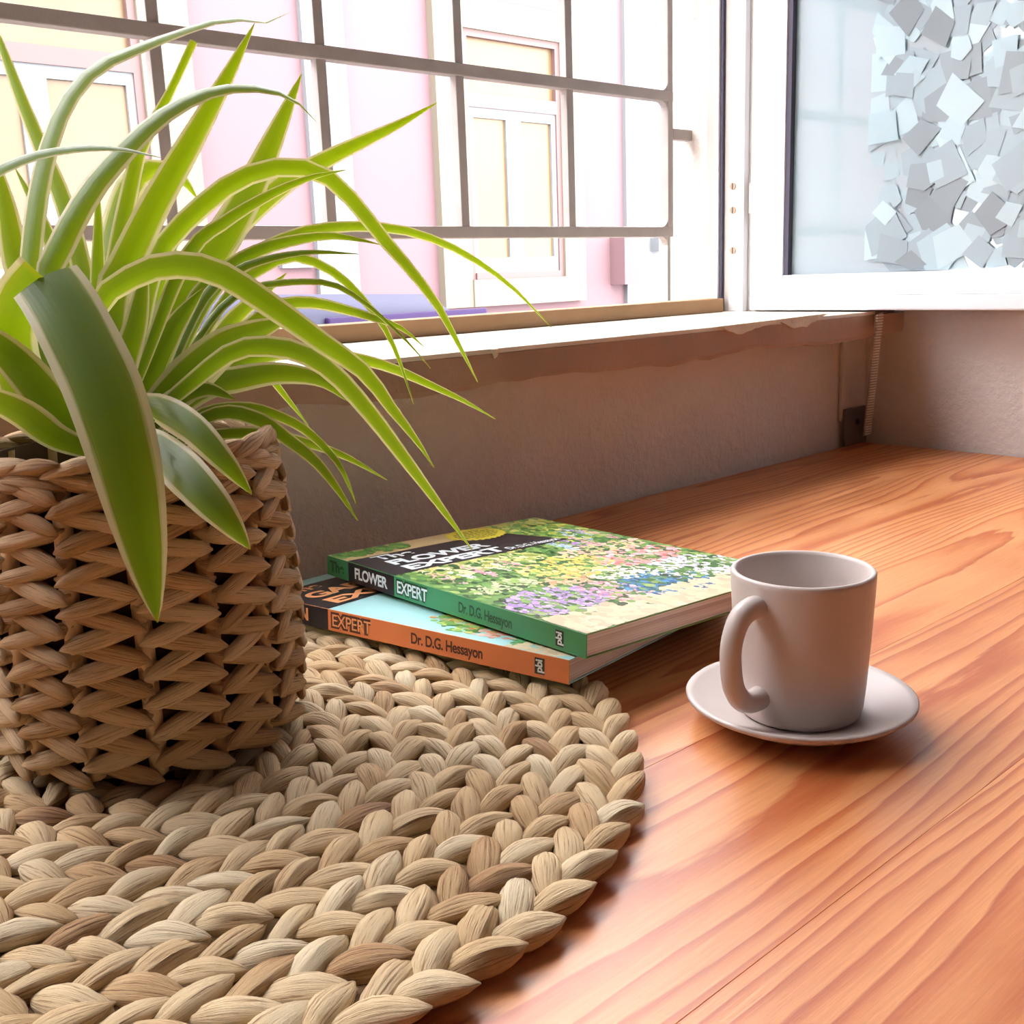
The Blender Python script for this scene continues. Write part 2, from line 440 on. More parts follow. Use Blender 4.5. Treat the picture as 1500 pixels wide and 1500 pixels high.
bm.faces.new(rows[0]); bm.faces.new(rows[-1][::-1])
mesh_obj('slab', bm, MAT['sill'], sill)
box('sill_top', X_L0, X_JAMB - 0.012, Yf + 0.0005, Y_OUT + 0.03, Z_SILL - 0.004, Z_SILL, MAT['silltop'], sill, bevel=0.001)
box('end_block', X_JAMB - 0.012, X_R, Yf + 0.012, Y_IN + 0.05, Z_SILL - 0.004, Z_SILL - 0.001, MAT['sill'], sill)
# broken plaster lump hanging over the sill edge
def ragged(name, px_top, px_low, Y, thick, mat, parent):
    bm = bmesh.new()
    n = 26
    top, bot = [], []
    for i in range(n):
        t = i / (n - 1)
        x = px_top[0] + (px_top[2] - px_top[0]) * t
        yt = px_top[1] + (px_top[3] - px_top[1]) * t
        yl = np.interp(t, [p[0] for p in px_low], [p[1] for p in px_low]) + random.uniform(-1.2, 1.2)
        top.append(on_y(x, yt, Y)); bot.append(on_y(x, yl, Y))
    f1 = [bm.verts.new(p) for p in top]; f2 = [bm.verts.new(p) for p in bot]
    b1 = [bm.verts.new(p + np.array([0, thick, 0.0])) for p in top]; b2 = [bm.verts.new(p + np.array([0, thick, 0.0])) for p in bot]
    for i in range(n - 1):
        bm.faces.new((f1[i], f2[i], f2[i + 1], f1[i + 1]))
        bm.faces.new((f2[i], b2[i], b2[i + 1], f2[i + 1]))
        bm.faces.new((b1[i], f1[i], f1[i + 1], b1[i + 1]))
    return mesh_obj(name, bm, mat, parent)
ragged('broken_plaster', (1056, 478, 1214, 459), [(0, 480), (0.18, 491), (0.3, 483), (0.42, 477), (0.55, 472), (0.68, 480), (0.8, 478), (0.92, 466), (1, 460)], Yf - 0.003, 0.012, MAT['chip'], sill)
ragged('plaster_chip', (722, 512, 731, 511), [(0, 514), (0.4, 525), (0.8, 521), (1, 512)], Yf - 0.002, 0.004, MAT['chip'], sill)
tag(box('trim_4', X_L0, 1.096, 0.812, 0.845, Z_SILL, Z_SILL + 0.0165, MAT['board'], bevel=0.0012), 'brown wooden board along the foot of the window', 'board', kind='structure')

# window frame post and open casement
win = empty('window_1', (1.11, 0.8, Z_SILL)); tag(win, 'white window frame with an open casement folded against the side wall', 'window', kind='structure')
def wbox(name, x0, x1, y0, y1, z0, z1, mat, bevel=0.001, parent=win):
    o = box(name, x0 - 1.11, x1 - 1.11, y0 - 0.8, y1 - 0.8, z0 - Z_SILL, z1 - Z_SILL, mat, parent, bevel)
    return o
zt = Z_TOP
def jx(px):          # y of a pixel column on the jamb face
    return on_x(px, 455, 1.105)[1]
wbox('outer_stop', 1.108, X_JAMB, jx(1048), jx(1032), Z_SILL, zt, MAT['alu'])
wbox('frame_post', 1.103, X_JAMB, jx(1052), jx(1047.5), Z_SILL, zt, MAT['white'])
wbox('gasket', 1.106, X_JAMB, jx(1056), jx(1052), Z_SILL, zt, MAT['gasket'])
wbox('track', 1.110, X_JAMB, jx(1068), jx(1056), Z_SILL, zt, MAT['alu'])
post = wbox('frame_post', 1.103, X_JAMB, jx(1089), jx(1068), Z_SILL, zt, MAT['white'])
wbox('hinge_gap', 1.112, X_JAMB, jx(1101), jx(1089), Z_SILL, zt, MAT['alu'])
wbox('hinge_leaf', 1.104, 1.112, jx(1100), jx(1095), on_x(1097, 313, 1.105)[2], on_x(1097, 268, 1.105)[2], MAT['alu'])
for py in (273, 308, 367):
    p = on_x(1074, py, 1.103)
    bm = bmesh.new()
    tube_bm(bm, [(p[0] - 1.11 - 0.0015, p[1] - 0.8, p[2] - Z_SILL), (p[0] - 1.11 + 0.003, p[1] - 0.8, p[2] - Z_SILL)], 0.0042, 14)
    s = mesh_obj('screw', bm, MAT['screw'], win)
    bm = bmesh.new(); box_bm(bm, p[0] - 1.11 - 0.0019, p[0] - 1.11 - 0.001, p[1] - 0.8 - 0.0006, p[1] - 0.8 + 0.0006, p[2] - Z_SILL - 0.0036, p[2] - Z_SILL + 0.0036)
    mesh_obj('screw_slot', bm, MAT['gasket'], s)
# casement swung inward through ninety degrees
XS0, XS1 = 1.100, 1.138
YH = jx(1101)
YE = YH - 0.60
sash = empty('casement', (0, 0, 0), parent=win)
zb = Z_SILL + 0.002
zg = on_x(1300, 399, XS0)[2]
yg = on_x(1148, 300, XS0)[1]
wbox('stile', XS0, XS1, yg, YH, zb + 0.016, zt, MAT['white'], 0.002, sash)
wbox('stile', XS0, XS1, YE, YE + 0.05, zb + 0.016, zt, MAT['white'], 0.002, sash)
wbox('bottom_rail', XS0, XS1, YE + 0.05, yg, zb + 0.016, zg, MAT['white'], 0.002, sash)
wbox('drip_lip', XS0 - 0.006, XS1, YE, YH - 0.004, zb, zb + 0.016, MAT['white'], 0.002, sash)
wbox('top_rail', XS0, XS1, YE + 0.05, yg, zt - 0.05, zt, MAT['white'], 0.002, sash)
wbox('gasket', XS0 + 0.002, XS0 + 0.02, yg - 0.006, yg, zg, zt - 0.05, MAT['gasket'], 0, sash)
pane = wbox('glass_pane', XS0 + 0.010, XS0 + 0.014, YE + 0.05, yg - 0.004, zg, zt - 0.05, MAT['film'], 0, sash)
# angular flakes of the decorative film, from about a quarter of the pane onward
yf0 = on_x(1272, 200, XS0)[1]
k = 0
for j in range(290):
    cyf = random.uniform(0.40, yf0 - 0.004)
    czf = random.uniform(zg + 0.004, zg + 0.36)
    s_ = random.uniform(0.012, 0.027)
    a0 = random.uniform(0, 6.28)
    pts = []
    nn = random.choice((4, 4, 4, 5))
    for q in range(nn):
        an = a0 + q * 2 * math.pi / nn + random.uniform(-0.25, 0.25)
        rr = s_ * random.uniform(0.75, 1.2)
        pts.append((min(cyf + rr * math.cos(an), yf0 + 0.004), max(czf + rr * math.sin(an), zg + 0.001)))
    bm = bmesh.new()
    x0 = XS0 + 0.0098 - 0.000012 * j
    tl = tl2 = 0.0
    fr = [bm.verts.new((x0 - 1.11 + tl * (p[0] - cyf) + tl2 * (p[1] - czf), p[0] - 0.8, p[1] - Z_SILL)) for p in pts]
    bk = [bm.verts.new((v.co.x + 0.000006, v.co.y, v.co.z)) for v in fr]
    bm.faces.new(fr); bm.faces.new(bk[::-1])
    for q in range(nn):
        bm.faces.new((fr[q], fr[(q + 1) % nn], bk[(q + 1) % nn], bk[q]))
    bmesh.ops.recalc_face_normals(bm, faces=bm.faces)
    mesh_obj('film_flake', bm, MAT['flake'], pane)

# iron grille outside the window
YG = 0.89
gz0, gz1 = on_y(976, 340, YG)[2], on_y(960, 140, YG)[2]
gxr = on_y(977, 250, YG)[0]
grille = empty('window_grille', (gxr, YG, gz0)); tag(grille, 'grey painted iron security grille outside the window', 'grille')
def gbox(name, x0, x1, z0, z1, t=0.006):
    return box(name, x0 - gxr, x1 - gxr, -t, t, z0 - gz0, z1 - gz0, MAT['iron'], grille, 0.0012)
vstep = gz1 - gz0
hb = 0.0062
zs = [gz0 + vstep * i for i in range(6)]
for z in zs:
    gbox('horizontal_bar', X_L0 + 0.03, gxr + 0.005, z - hb, z + hb, 0.0065)
gbox('end_bar', gxr - 0.005, gxr + 0.005, zs[0] - hb, zs[-1] + hb, 0.0062)
for pxb in ((471, 160), (671, 160), (831, 164), (228, 110)):
    x = on_y(pxb[0], pxb[1], YG)[0]
    gbox('vertical_bar', x - 0.0055, x + 0.0055, zs[0], zs[-1], 0.005)
for x in (0.23, 0.05, -0.13, -0.31, -0.49):
    gbox('vertical_bar', x - 0.0055, x + 0.0055, zs[0], zs[-1], 0.005)
# rounded weld corners at the end bar
for z in zs[:3]:
    for sg in (-1, 1):
        bm = bmesh.new()
        c0 = (-0.005, z + sg * hb - gz0)
        pts = [c0] + [(c0[0] - 0.010 * (1 - math.sin(a)), c0[1] + sg * 0.010 * (1 - math.cos(a))) for a in np.linspace(0, math.pi / 2, 6)]
        f = [bm.verts.new((p[0], -0.005, p[1])) for p in pts]; g = [bm.verts.new((p[0], 0.005, p[1])) for p in pts]
        bm.faces.new(f); bm.faces.new(g[::-1])
        for q in range(len(pts)):
            bm.faces.new((f[q], f[(q + 1) % len(pts)], g[(q + 1) % len(pts)], g[q]))
        bmesh.ops.recalc_face_normals(bm, faces=bm.faces)
        mesh_obj('corner_weld', bm, MAT['iron'], grille)
zb_ = on_y(1000, 198, YG)[2]
box('wall_bracket', 0.005, X_JAMB - gxr + 0.002, -0.006, 0.006, zb_ - gz0 - 0.007, zb_ - gz0 + 0.006, MAT['iron'], grille, 0.001)
box('wall_bracket', X_L0 - gxr - 0.002, X_L0 + 0.032 - gxr, -0.006, 0.006, zb_ - gz0 - 0.007, zb_ - gz0 + 0.006, MAT['iron'], grille, 0.001)

# small fittings in the corner
plate = empty('steel_plate', (1.150, Y_IN - 0.006, 0.001)); tag(plate, 'small grey steel bracket plate standing in the corner on the table', 'bracket')
box('plate', -0.024, 0.024, -0.004, 0.0005, 0, 0.044, MAT['steel'], plate, 0.0008)
bm = bmesh.new(); tube_bm(bm, [(0.002, -0.0055, 0.027), (0.002, -0.0035, 0.027)], 0.0028, 12)
mesh_obj('screw_head', bm, MAT['gasket'], plate)
strap = empty('blind_strap', (1.110, 0.6115, 0.157)); tag(strap, 'ribbed pale blind strap hanging over the sill end into the corner', 'strap')
v0 = Vector((0, 0, 0)); v1 = Vector((1.158 - 1.110, 0.648 - 0.6115, 0.012 - 0.157))
bm = bmesh.new()
tube_bm(bm, [v0.lerp(v1, t) for t in np.linspace(0, 1, 6)], 0.0062, 8, flat=0.2, updir=(0.3, 1, 0))
mesh_obj('tape', bm, MAT['strap'], strap)
bm = bmesh.new()
for i in range(46):
    p = v0.lerp(v1, (i + 0.5) / 46)
    box_bm(bm, p.x - 0.0064, p.x + 0.0064, p.y - 0.0024, p.y - 0.0006, p.z - 0.0007, p.z + 0.0007)
o = mesh_obj('ribs', bm, MAT['rib'], strap); o['kind'] = 'stuff'

# ------------------------------------------------------------------ the street outside
Z_ST = -1.30
tag(box('street', -8, 14, Y_OUT, 12, Z_ST - 0.2, Z_ST, MAT['asphalt']), 'grey street outside the window', 'street', kind='structure')
FY = 4.5
fac = empty('pink_house', (4.0, FY, Z_ST)); tag(fac, 'pink rendered house with cream window surrounds across the street', 'house')
def fbox(name, px0, px1, d0, d1, mat, parent=None, bevel=0.0):
    a = on_y(*px0, FY); b_ = on_y(*px1, FY)
    return box(name, a[0] - 4.0, b_[0] - 4.0, -d1, -d0, a[2] - Z_ST, b_[2] - Z_ST, mat, parent or fac, bevel)
def fxz(name, x0, x1, z0, z1, d0, d1, mat, parent=None):
    return box(name, x0 - 4.0, x1 - 4.0, -d1, -d0, z0 - Z_ST, z1 - Z_ST, mat, parent or fac, 0.0)
fxz('wall', -7, 13, Z_ST, 2.7, -3.0, 0.0, MAT['pink'])
fxz('roof', -7.2, 13.2, 2.7, 2.85, -3.2, 0.25, MAT['roof'])
def fx(px, py=250): return on_y(px, py, FY)[0]
def fz(px, py): return on_y(px, py, FY)[2]
for a, b_ in ((452, 512), (912, 972)):
    fxz('pilaster', fx(a), fx(b_), Z_ST, 2.7, 0.0, 0.03, MAT['fwhite'])
fxz('pilaster', fx(978), fx(1010), Z_ST, 2.7, 0.0, 0.02, MAT['cream'])
def house_window(x0, x1, zb, zt_, surround_l, surround_r, sz0, sz1):
    w = empty('window', (0, 0, 0), parent=fac)
    fxz('surround', surround_l, x0, sz0, sz1, 0.0, 0.05, MAT['cream'], w)
    fxz('surround', x1, surround_r, sz0, sz1, 0.0, 0.05, MAT['cream'], w)
    fxz('surround', x0, x1, zt_, sz1, 0.0, 0.05, MAT['cream'], w)
    fxz('surround', x0, x1, sz0, zb, 0.0, 0.06, MAT['cream'], w)
    t = 0.035
    fxz('frame', x0, x0 + t, zb, zt_, 0.0, 0.035, MAT['redframe'], w)
    fxz('frame', x1 - t, x1, zb, zt_, 0.0, 0.035, MAT['redframe'], w)
    fxz('frame', x0 + t, x1 - t, zt_ - t, zt_, 0.0, 0.035, MAT['redframe'], w)
    fxz('frame', x0 + t, x1 - t, zb, zb + t, 0.0, 0.045, MAT['redframe'], w)
    zm = zb + (zt_ - zb) * 0.70
    fxz('transom', x0 + t, x1 - t, zm, zm + 0.07, 0.0, 0.035, MAT['redframe'], w)
    fxz('pane', x0 + t, x1 - t, zm + 0.07, zt_ - t, 0.0, 0.008, MAT['ochre'], w)
    xa, xb = x0 + t, x1 - t
    wl = (xb - xa)
    q = 0.055
    xm = (xa + xb) / 2
    for c0, c1 in ((xa, xm), (xm, xb)):
        fxz('sash_rail', c0, c1, zb + t, zb + t + 0.08, 0.0, 0.025, MAT['fwhite'], w)
        fxz('sash_rail', c0, c1, zm - 0.05, zm, 0.0, 0.025, MAT['fwhite'], w)
        fxz('sash_stile', c0, c0 + q * (0.6 if c0 == xa else 1.0), zb + t + 0.08, zm - 0.05, 0.0, 0.025, MAT['fwhite'], w)
        fxz('sash_stile', c1 - q * (1.0 if c0 == xa else 0.6), c1, zb + t + 0.08, zm - 0.05, 0.0, 0.025, MAT['fwhite'], w)
        fxz('pane', c0 + q * (0.6 if c0 == xa else 1.0), c1 - q * (1.0 if c0 == xa else 0.6), zb + t + 0.08, zm - 0.05, 0.0, 0.01, MAT['ochre'], w)
house_window(fx(676, 220), fx(816, 220), fz(745, 408), fz(745, 54), fx(634, 220), fx(846, 220), fz(745, 446), fz(745, 10))
wl_ = fx(816, 220) - fx(676, 220)
xr = fx(212, 200)
house_window(xr - wl_ * 1.25, xr, fz(745, 408), fz(745, 54), xr - wl_ * 1.25 - 0.17, fx(284, 200), fz(745, 446), fz(745, 10))
fbox('meter_box', (893, 346), (916, 416), 0.0, 0.12, MAT['pink'])
fbox('junction_box', (947, 349), (960, 368), 0.03, 0.10, MAT['fwhite'])
fbox('vent_grille', (408, 378), (456, 392), 0.0, 0.03, MAT['fwhite'])

# parked car between the window and the house
car = empty('parked_car', (1.2, 2.68, Z_ST)); tag(car, 'lavender grey car parked in the street below the window', 'car')
def loft(name, secs, mat, parent):
    """secs: list of (x, [(y,z)...])"""
    bm = bmesh.new()
    rr = [[bm.verts.new((x, y, z)) for y, z in pr] for x, pr in secs]
    n = len(rr[0])
    for a, b_ in zip(rr, rr[1:]):
        for q in range(n):
            bm.faces.new((a[q], a[(q + 1) % n], b_[(q + 1) % n], b_[q]))
    bm.faces.new(rr[0][::-1]); bm.faces.new(rr[-1])
    bmesh.ops.recalc_face_normals(bm, faces=bm.faces)
    return mesh_obj(name, bm, mat, parent, smooth=True)
def sec(hw, z0, z1, c=0.12):
    return [(-hw, z0 + c), (-hw + c * 0.5, z0), (hw - c * 0.5, z0), (hw, z0 + c), (hw, z1 - c), (hw - c, z1), (-hw + c, z1), (-hw, z1 - c)]
loft('body', [(-2.1, sec(0.70, 0.35, 0.80)), (-1.9, sec(0.82, 0.22, 0.95)), (-0.9, sec(0.86, 0.2, 1.0)), (0.9, sec(0.86, 0.2, 0.98)), (1.7, sec(0.82, 0.22, 0.88)), (2.0, sec(0.68, 0.35, 0.72))], MAT['car'], car)
cab = loft('cabin', [(-1.75, sec(0.70, 0.90, 1.05, 0.05)), (-1.2, sec(0.66, 0.90, 1.46, 0.045)), (-0.3, sec(0.66, 0.90, 1.50, 0.045)), (0.4, sec(0.66, 0.90, 1.475, 0.045)), (1.25, sec(0.72, 0.90, 1.0, 0.04))], MAT['car'], car)
for x0, x1 in ((-1.05, 0.02), (0.09, 0.55)):
    for sg in (-1, 1):
        box('side_window', x0, x1, sg * 0.655, sg * 0.675, 1.02, 1.435, MAT['carglass'], car, 0.005)
bm = bmesh.new(); vs = [bm.verts.new(p) for p in ((0.48, -0.54, 1.37), (0.48, 0.54, 1.37), (1.12, 0.60, 1.07), (1.12, -0.60, 1.07))]; bm.faces.new(vs)
bmesh.ops.solidify(bm, geom=bm.faces[:], thickness=-0.02)
mesh_obj('windscreen', bm, MAT['carglass'], car)
for x in (-1.3, 1.25):
    for sg in (-1, 1):
        bm = bmesh.new(); tube_bm(bm, [(x, sg * 0.66, 0.31), (x, sg * 0.86, 0.31)], 0.31, 28)
        w = mesh_obj('wheel', bm, MAT['tyre'], car)
        bm = bmesh.new(); tube_bm(bm, [(x, sg * 0.85, 0.31), (x, sg * 0.868, 0.31)], 0.19, 20)
        mesh_obj('hubcap', bm, MAT['alu'], w)

# ------------------------------------------------------------------ table
table = empty('wooden_table', (0.4, 0.25, Z_FLOOR)); tag(table, 'orange varnished pine table pushed against the window wall', 'table')
TX0, TX1 = -0.45, X_R - 0.002
edges = [-0.17, -0.055, 0.065, 0.172, 0.285, 0.395, 0.520, 0.661]
base_plank = {}
for y0, y1 in zip(edges, edges[1:]):
    bm = bmesh.new()
    w = (y1 - y0) / 2 - 0.00004
    box_bm(bm, TX0 - 0.4, TX1 - 0.4, -w, w, -0.028, 0.0, bevel=0.00025)
    o = mesh_obj('plank', bm, MAT['wood'], table)
    o.location = (0, (y0 + y1) / 2 - 0.25, -Z_FLOOR)
for x in (TX0 + 0.06, TX1 - 0.06):
    for y in (-0.11, 0.60):
        bm = bmesh.new()
        box_bm(bm, x - 0.4 - 0.03, x - 0.4 + 0.03, y - 0.25 - 0.03, y - 0.25 + 0.03, 0, -Z_FLOOR - 0.028, 0.003)
        mesh_obj('leg', bm, MAT['wood'], table)
for y in (-0.13, 0.61):
    box('apron', TX0 + 0.09 - 0.4, TX1 - 0.09 - 0.4, y - 0.25 - 0.01, y - 0.25 + 0.01, -Z_FLOOR - 0.12, -Z_FLOOR - 0.028, MAT['wood'], table)

# ------------------------------------------------------------------ strands
def strand_bm(bm, L, W, H, seed, nu=8, nv=16, mat4=None, uvoff=(0, 0), blunt=0.55):
    r = random.Random(seed)
    gr = [1.0 - 0.26 * r.random() ** 1.5 for _ in range(nv)]
    ph = r.uniform(0, 6)
    bend = r.uniform(-0.10, 0.10) * W
    uvl = bm.loops.layers.uv.verify()
    rings = []
    for i in range(nu + 1):
        t = i / nu
        prof = max(math.sin(math.pi * min(max(t, 0.0), 1.0)), 0.0) ** blunt
        prof = max(prof, 0.10)
        ring = []
        for k_ in range(nv):
            a = 2 * math.pi * k_ / nv
            g = gr[k_] * (1 + 0.04 * math.sin(t * 9 + ph + k_))
            p = Vector(((t - 0.5) * L, W / 2 * prof * math.cos(a) * g + bend * math.sin(math.pi * t), H / 2 * (0.25 + 0.75 * prof) * prof * math.sin(a) * g))
            if mat4: p = mat4 @ p
            ring.append(bm.verts.new(p))
        rings.append(ring)
    for i in range(nu):
        for k_ in range(nv):
            k2 = (k_ + 1) % nv
            f = bm.faces.new((rings[i][k_], rings[i + 1][k_], rings[i + 1][k2], rings[i][k2]))
            f.smooth = True
            for lp, (tt, kk) in zip(f.loops, ((i, k_), (i + 1, k_), (i + 1, k_ + 1), (i, k_ + 1))):
                lp[uvl].uv = (tt / nu + uvoff[0], kk / nv + uvoff[1])
    bm.faces.new(rings[0]); bm.faces.new(rings[-1][::-1])
def strand_meshes(prefix, n, L, W, H, mat, blunt=0.55):
    out = []
    for s in range(n):
        bm = bmesh.new()
        strand_bm(bm, L, W, H, s * 13 + 5, blunt=blunt)
        me = bpy.data.meshes.new(prefix)
        bmesh.ops.recalc_face_normals(bm, faces=bm.faces)
        bm.to_mesh(me); bm.free()
        me.materials.append(mat)
        out.append(me)
    return out

# woven round placemat
MC = (0.172, 0.435); MR = 0.215
pm = empty('round_placemat', (MC[0], MC[1], 0)); tag(pm, 'round braided water hyacinth placemat lying on the table', 'placemat')
bm = bmesh.new(); lathe_bm(bm, [(0, 0.0002), (MR - 0.008, 0.0002), (MR - 0.006, 0.003), (MR - 0.010, 0.005), (0, 0.005)], 72)
mesh_obj('backing', bm, MAT['backing'], pm)
lob = strand_meshes('strand', 8, 0.031, 0.0135, 0.0115, MAT['mat'])
allst = []
RW = 0.0239
for ring in range(9):
    rc = 0.0118 + RW * ring
    n = max(4, round(2 * math.pi * rc / 0.0195))
    for i in range(n):
        for sg in (-1, 1):
            th = (i + (0.5 if sg > 0 else 0.0) + random.uniform(-0.08, 0.08)) * 2 * math.pi / n + ring * 0.7
            r = rc + sg * RW * 0.235
            yaw = th + math.pi / 2 - sg * (0.50 + random.uniform(-0.10, 0.10))
            sc = min(1.0, (2 * math.pi * rc / n) / 0.0195) * random.uniform(0.93, 1.07)
            if ring == 0: sc *= 0.7
            allst.append((r * math.cos(th), r * math.sin(th), 0.0068 + random.uniform(-0.0006, 0.0008), yaw, random.uniform(-0.16, 0.02), random.uniform(-0.2, 0.2), sc))
def seen(p, zz):
    X, Y, D = proj((MC[0] + p[0], MC[1] + p[1], zz))
    if not (-60 < X < 1560 and -60 < Y < 1560): return False
    if math.hypot(MC[0] + p[0] - 0.188, MC[1] + p[1] - 0.465) < 0.060: return False
    return True
order = sorted(range(len(allst)), key=lambda i: (0 if seen(allst[i], 0.01) else 1, np.linalg.norm(np.array([MC[0] + allst[i][0], MC[1] + allst[i][1], 0]) - CAM)))
front = set(order[:300])
rest = bmesh.new()
for i, (x, y, z, yaw, tilt, roll, sc) in enumerate(allst):
    mt = Matrix.Translation((x, y, z)) @ Matrix.Rotation(yaw, 4, 'Z') @ Matrix.Rotation(tilt, 4, 'Y') @ Matrix.Rotation(roll, 4, 'X') @ Matrix.Diagonal((sc, sc * random.uniform(0.92, 1.08), 1, 1))
    if i in front:
        o = bpy.data.objects.new('strand', random.choice(lob))
        link(o, pm); o.matrix_local = mt
    else:
        strand_bm(rest, 0.031, 0.0135, 0.0115, i, mat4=mt, uvoff=(random.uniform(0, 300), random.uniform(0, 300)))
bmesh.ops.recalc_face_normals(rest, faces=rest.faces)
o = mesh_obj('strands', rest, MAT['mat'], pm); o['kind'] = 'stuff'

# ------------------------------------------------------------------ woven basket
BC = (0.188, 0.465)
Z0B, ZRIM = 0.0135, 0.148
bk = empty('woven_basket', (BC[0], BC[1], Z0B)); tag(bk, 'round basket of woven tan seagrass used as a plant pot', 'basket')
def rad(z):
    t = (z - Z0B) / (ZRIM - Z0B)
    return 0.0645 + 0.0055 * math.sin(math.pi * min(1, t * 0.9 + 0.12)) + 0.001 * t
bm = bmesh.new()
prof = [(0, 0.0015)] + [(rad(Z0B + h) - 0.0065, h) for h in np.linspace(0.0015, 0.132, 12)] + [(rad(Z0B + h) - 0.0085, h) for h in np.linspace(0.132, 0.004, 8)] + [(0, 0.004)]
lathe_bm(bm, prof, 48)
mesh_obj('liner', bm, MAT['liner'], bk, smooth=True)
NC = 15
NR = 19
PH = (0.1255) / NR
wl = strand_meshes('weaver', 8, 0.0365, 0.0090, 0.0066, MAT['basket'], blunt=0.27)
to_cam = math.atan2(-BC[1], -BC[0])
rest = bmesh.new()
nrest = 0
for r_ in range(NR):
    z = 0.004 + PH * (r_ + 0.5)
    R_ = rad(Z0B + z) - 0.002
    for c_ in range(NC):
        dirn = 1 if r_ % 2 == 0 else -1
        th = (c_ + 0.5) * 2 * math.pi / NC + random.uniform(-0.02, 0.02) + 0.12
        ca = math.cos(th); sa = math.sin(th)
        slope = dirn * random.uniform(0.20, 0.32)
        yawo = dirn * 0.16
        lsc = 2 * R_ * math.sin(math.pi / NC) / 0.0292
        base = Matrix(((-sa, ca, 0, R_ * ca), (ca, sa, 0, R_ * sa), (0, 0, 1, z), (0, 0, 0, 1)))   # local x = tangent, y = outward, z = up
        mt = base @ Matrix.Rotation(slope, 4, 'Y') @ Matrix.Rotation(yawo, 4, 'Z') @ Matrix.Rotation(math.pi / 2 + random.uniform(-0.2, 0.2), 4, 'X') @ Matrix.Diagonal((lsc, random.uniform(0.92, 1.1), 1, 1))
        d = abs((th - to_cam + math.pi) % (2 * math.pi) - math.pi)
        if d < 1.75:
            o = bpy.data.objects.new('weaver', random.choice(wl)); link(o, bk); o.matrix_local = mt
        else:
            strand_bm(rest, 0.0365, 0.0090, 0.0066, r_ * 40 + c_, mat4=mt, uvoff=(random.uniform(0, 300), random.uniform(0, 300)), blunt=0.27)
bmesh.ops.recalc_face_normals(rest, faces=rest.faces)
o = mesh_obj('weavers', rest, MAT['basket'], bk); o['kind'] = 'stuff'
# upright stakes between the cells
for c_ in range(NC):
    th = c_ * 2 * math.pi / NC + 0.12
    bm = bmesh.new()
    uvl = bm.loops.layers.uv.verify()
    tube_bm(bm, [((rad(Z0B + h) - 0.0056) * math.cos(th), (rad(Z0B + h) - 0.0056) * math.sin(th), h) for h in np.linspace(0.003, 0.131, 8)], 0.0040, 8)
    mesh_obj('stake', bm, MAT['basket'], bk, smooth=True)
# rim: wrapped strands
rl = strand_meshes('rim_strand', 5, 0.030, 0.0085, 0.0085, MAT['basket'], blunt=0.45)
for lay, (zz, n, sl) in enumerate(((0.1275, 20, 0.16), (0.1335, 21, -0.20))):
    for i in range(n):
        th = (i + 0.5 * lay + random.uniform(-0.15, 0.15)) * 2 * math.pi / n
        ca, sa = math.cos(th), math.sin(th)
        R_ = rad(Z0B + zz) - 0.0025 - 0.001 * lay
        base = Matrix(((-sa, ca, 0, R_ * ca), (ca, sa, 0, R_ * sa), (0, 0, 1, zz), (0, 0, 0, 1)))
        mt = base @ Matrix.Rotation(sl + random.uniform(-0.08, 0.08), 4, 'Y') @ Matrix.Rotation(random.uniform(-0.1, 0.1), 4, 'Z')
        o = bpy.data.objects.new('rim_strand', random.choice(rl)); link(o, bk); o.matrix_local = mt

# ------------------------------------------------------------------ spider plant
plant = empty('spider_plant', (BC[0], BC[1], Z0B + 0.1)); tag(plant, 'spider plant with long green cream-edged leaves growing from the basket', 'plant')
bm = bmesh.new(); lathe_bm(bm, [(0, -0.095), (0.052, -0.095), (0.0545, 0.008), (0.05, 0.012), (0.02, 0.016), (0, 0.017)], 40)
mesh_obj('root_ball', bm, MAT['soil'], plant, smooth=True)
PO = np.array([BC[0], BC[1], Z0B + 0.1])
D0 = proj((BC[0], BC[1], 0.14))[2]
def catmull(P, n):
    P = np.array(P, float)
    Q = np.vstack([2 * P[0] - P[1], P, 2 * P[-1] - P[-2]])
    seg = np.linalg.norm(np.diff(P[:, :2], axis=0), axis=1); s = np.concatenate([[0], np.cumsum(seg)]); s /= s[-1]
    out = []
    for t in np.linspace(0, 1, n):
        i = min(np.searchsorted(s, t, side='right') - 1, len(P) - 2)
        u = (t - s[i]) / (s[i + 1] - s[i])
        p0, p1, p2, p3 = Q[i], Q[i + 1], Q[i + 2], Q[i + 3]
        out.append(0.5 * ((2 * p1) + (-p0 + p2) * u + (2 * p0 - 5 * p1 + 4 * p2 - p3) * u * u + (-p0 + 3 * p1 - 3 * p2 + p3) * u ** 3))
    return np.array(out)
